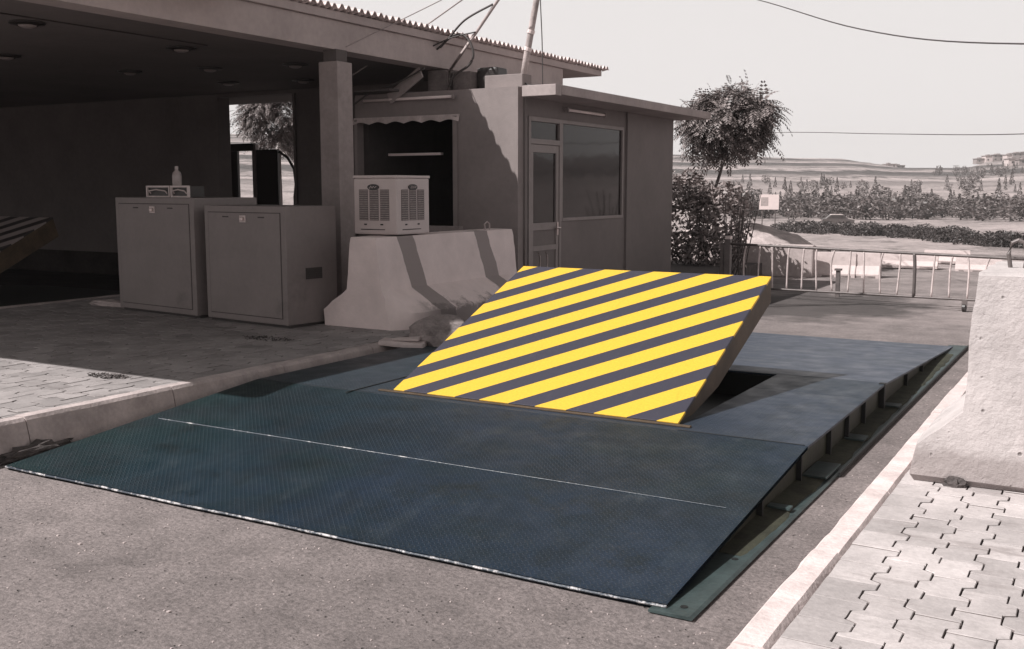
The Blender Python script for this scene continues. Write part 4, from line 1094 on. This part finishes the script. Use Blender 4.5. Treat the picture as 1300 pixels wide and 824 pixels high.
house(1266, 690, 11, 8, 5.6, 'house_dark', 'wide grey house in the middle of the hilltop row')
house(1279, 680, 6, 8, 5.0, 'house', 'white narrow house right of the wide grey one')
house(1290, 680, 10, 8, 5.8, 'house_dark', 'tall grey house near the right end of the hilltop row')
house(1303, 690, 8, 8, 5.2, 'house_dark', 'grey house cut by the right edge of the picture')
house(1286, 560, 9, 7, 4.2, 'house', 'bright white house standing below the hilltop row', 1)
house(1299, 555, 8, 6, 3.2, 'house_dark', 'dark shed beside the bright white house', 1)
house(1128, 720, 8, 7, 3.6, 'house', 'small white house on the left ridge line', 1)
house(1140, 720, 6, 7, 3.4, 'house_dark', 'small grey house on the left ridge line', 1)
x, y = at(977, 120); z = ground_z(120, az(977))
bb = thing('billboard', 'white billboard with a grey printed patch beside the shrub', 'billboard', (x, y, z), -az(977) + .05)
b = MB(); b.box(-1.05, 1.05, -.04, .04, 2.35, 4.0); b.build('panel', 'sign_white', bb)
b = MB(); b.box(-.9, -.1, -.046, -.041, 2.75, 3.7); b.build('print', 'sign_grey', bb)
for xx in (-.7, .7):
    b = MB(); b.tube([(xx, .08, -.2), (xx, .08, 3.8)], .06, 8); b.build('leg', 'rail', bb)
x, y = at(1065, 138); z = ground_z(138, az(1065)) + .02
car = thing('parked_car', 'small pale roofed car parked beyond the valley hedge', 'car', (x, y, z), R(20))
b = MB(); b.prism([(-1.9, .35), (1.9, .35), (1.95, .75), (1.2, .88), (.65, 1.38), (-.9, 1.40), (-1.5, .92), (-1.95, .85)], -.8, .8, 'y'); b.build('body', 'car_paint', car, bevel=.05)
b = MB(); b.prism([(-.9, 1.402), (.62, 1.40), (.55, 1.44), (-.85, 1.45)], -.72, .72, 'y'); b.build('roof', 'white_paint', car)
b = MB(); b.prism([(-1.25, .95), (.98, .95), (.58, 1.33), (-.85, 1.34)], -.815, .815, 'y'); b.build('window', 'window_dark', car)
for xx in (-1.2, 1.2):
    for yy in (-.72, .72):
        b = MB(); b.tube([(xx, yy - .1, .32), (xx, yy + .1, .32)], .32, 14); b.build('wheel', 'badge', car)

# ------------------------------------------------------------------ light, sky
SD = Vector((.62, .68, -1.0)).normalized()
sun = bpy.data.objects.new('sun', bpy.data.lights.new('sun', 'SUN')); COL.objects.link(sun)
sun.data.energy = 4.0; sun.data.angle = R(.5); sun.data.color = (1.0, .965, .945)
sun.rotation_euler = SD.to_track_quat('-Z', 'Y').to_euler()
wd = bpy.data.worlds.new('World'); scene.world = wd; wd.use_nodes = True
t = wd.node_tree; bg = t.nodes['Background']
sk = t.nodes.new('ShaderNodeTexSky'); sk.sky_type = 'NISHITA'; sk.sun_disc = False
sk.sun_elevation = math.asin(-SD.z); sk.sun_rotation = math.atan2(-SD.x, -SD.y)
sk.dust_density = 3.0; sk.air_density = 1.0
bw = t.nodes.new('ShaderNodeRGBToBW'); t.links.new(sk.outputs[0], bw.inputs[0])
mx = t.nodes.new('ShaderNodeMix'); mx.data_type = 'RGBA'; mx.blend_type = 'MULTIPLY'; mx.inputs[0].default_value = 1
tc = t.nodes.new('ShaderNodeTexCoord'); sx = t.nodes.new('ShaderNodeSeparateXYZ'); t.links.new(tc.outputs['Generated'], sx.inputs[0])
rp = t.nodes.new('ShaderNodeMapRange'); rp.inputs[1].default_value = .22; rp.inputs[2].default_value = .62; rp.inputs[3].default_value = 1.0; rp.inputs[4].default_value = .0; rp.interpolation_type = 'SMOOTHSTEP'
t.links.new(sx.outputs['Z'], rp.inputs[0])
hz = t.nodes.new('ShaderNodeMapRange'); hz.inputs[1].default_value = 0.0; hz.inputs[2].default_value = .35; hz.inputs[3].default_value = 5.6; hz.inputs[4].default_value = 5.1
t.links.new(sx.outputs['Z'], hz.inputs[0])
hf = t.nodes.new('ShaderNodeMath'); hf.operation = 'MULTIPLY'; hf.inputs[1].default_value = .42; t.links.new(bw.outputs[0], hf.inputs[0])
ml = t.nodes.new('ShaderNodeMix'); ml.data_type = 'FLOAT'; t.links.new(rp.outputs[0], ml.inputs[0]); t.links.new(hf.outputs[0], ml.inputs[2]); t.links.new(hz.outputs[0], ml.inputs[3])
t.links.new(ml.outputs[0], mx.inputs[6]); mx.inputs[7].default_value = (1.0, .955, .945, 1)
t.links.new(mx.outputs[2], bg.inputs['Color']); bg.inputs['Strength'].default_value = .10
vs_ = scene.view_settings
vs_.view_transform = 'Standard'; vs_.look = 'None'; vs_.gamma = 1; vs_.use_curve_mapping = False; vs_.exposure = .66
scene.cycles.max_bounces = 8; scene.cycles.diffuse_bounces = 4; scene.cycles.use_denoising = True

# ------------------------------------------------------------------ hazy air round the whole scene
hm = bpy.data.materials.new('haze'); hm.use_nodes = True; ht = hm.node_tree; ht.nodes.remove(ht.nodes['Principled BSDF'])
pv = ht.nodes.new('ShaderNodeVolumePrincipled'); pv.inputs['Density'].default_value = .00034; pv.inputs['Color'].default_value = (.93, .91, .905, 1)
ht.links.new(pv.outputs[0], ht.nodes['Material Output'].inputs['Volume'])
M['haze'] = hm
b = MB(); b.box(-1800, 1800, -1800, 1800, -40, 70); tag(b.build('haze', 'haze'), kind='stuff')
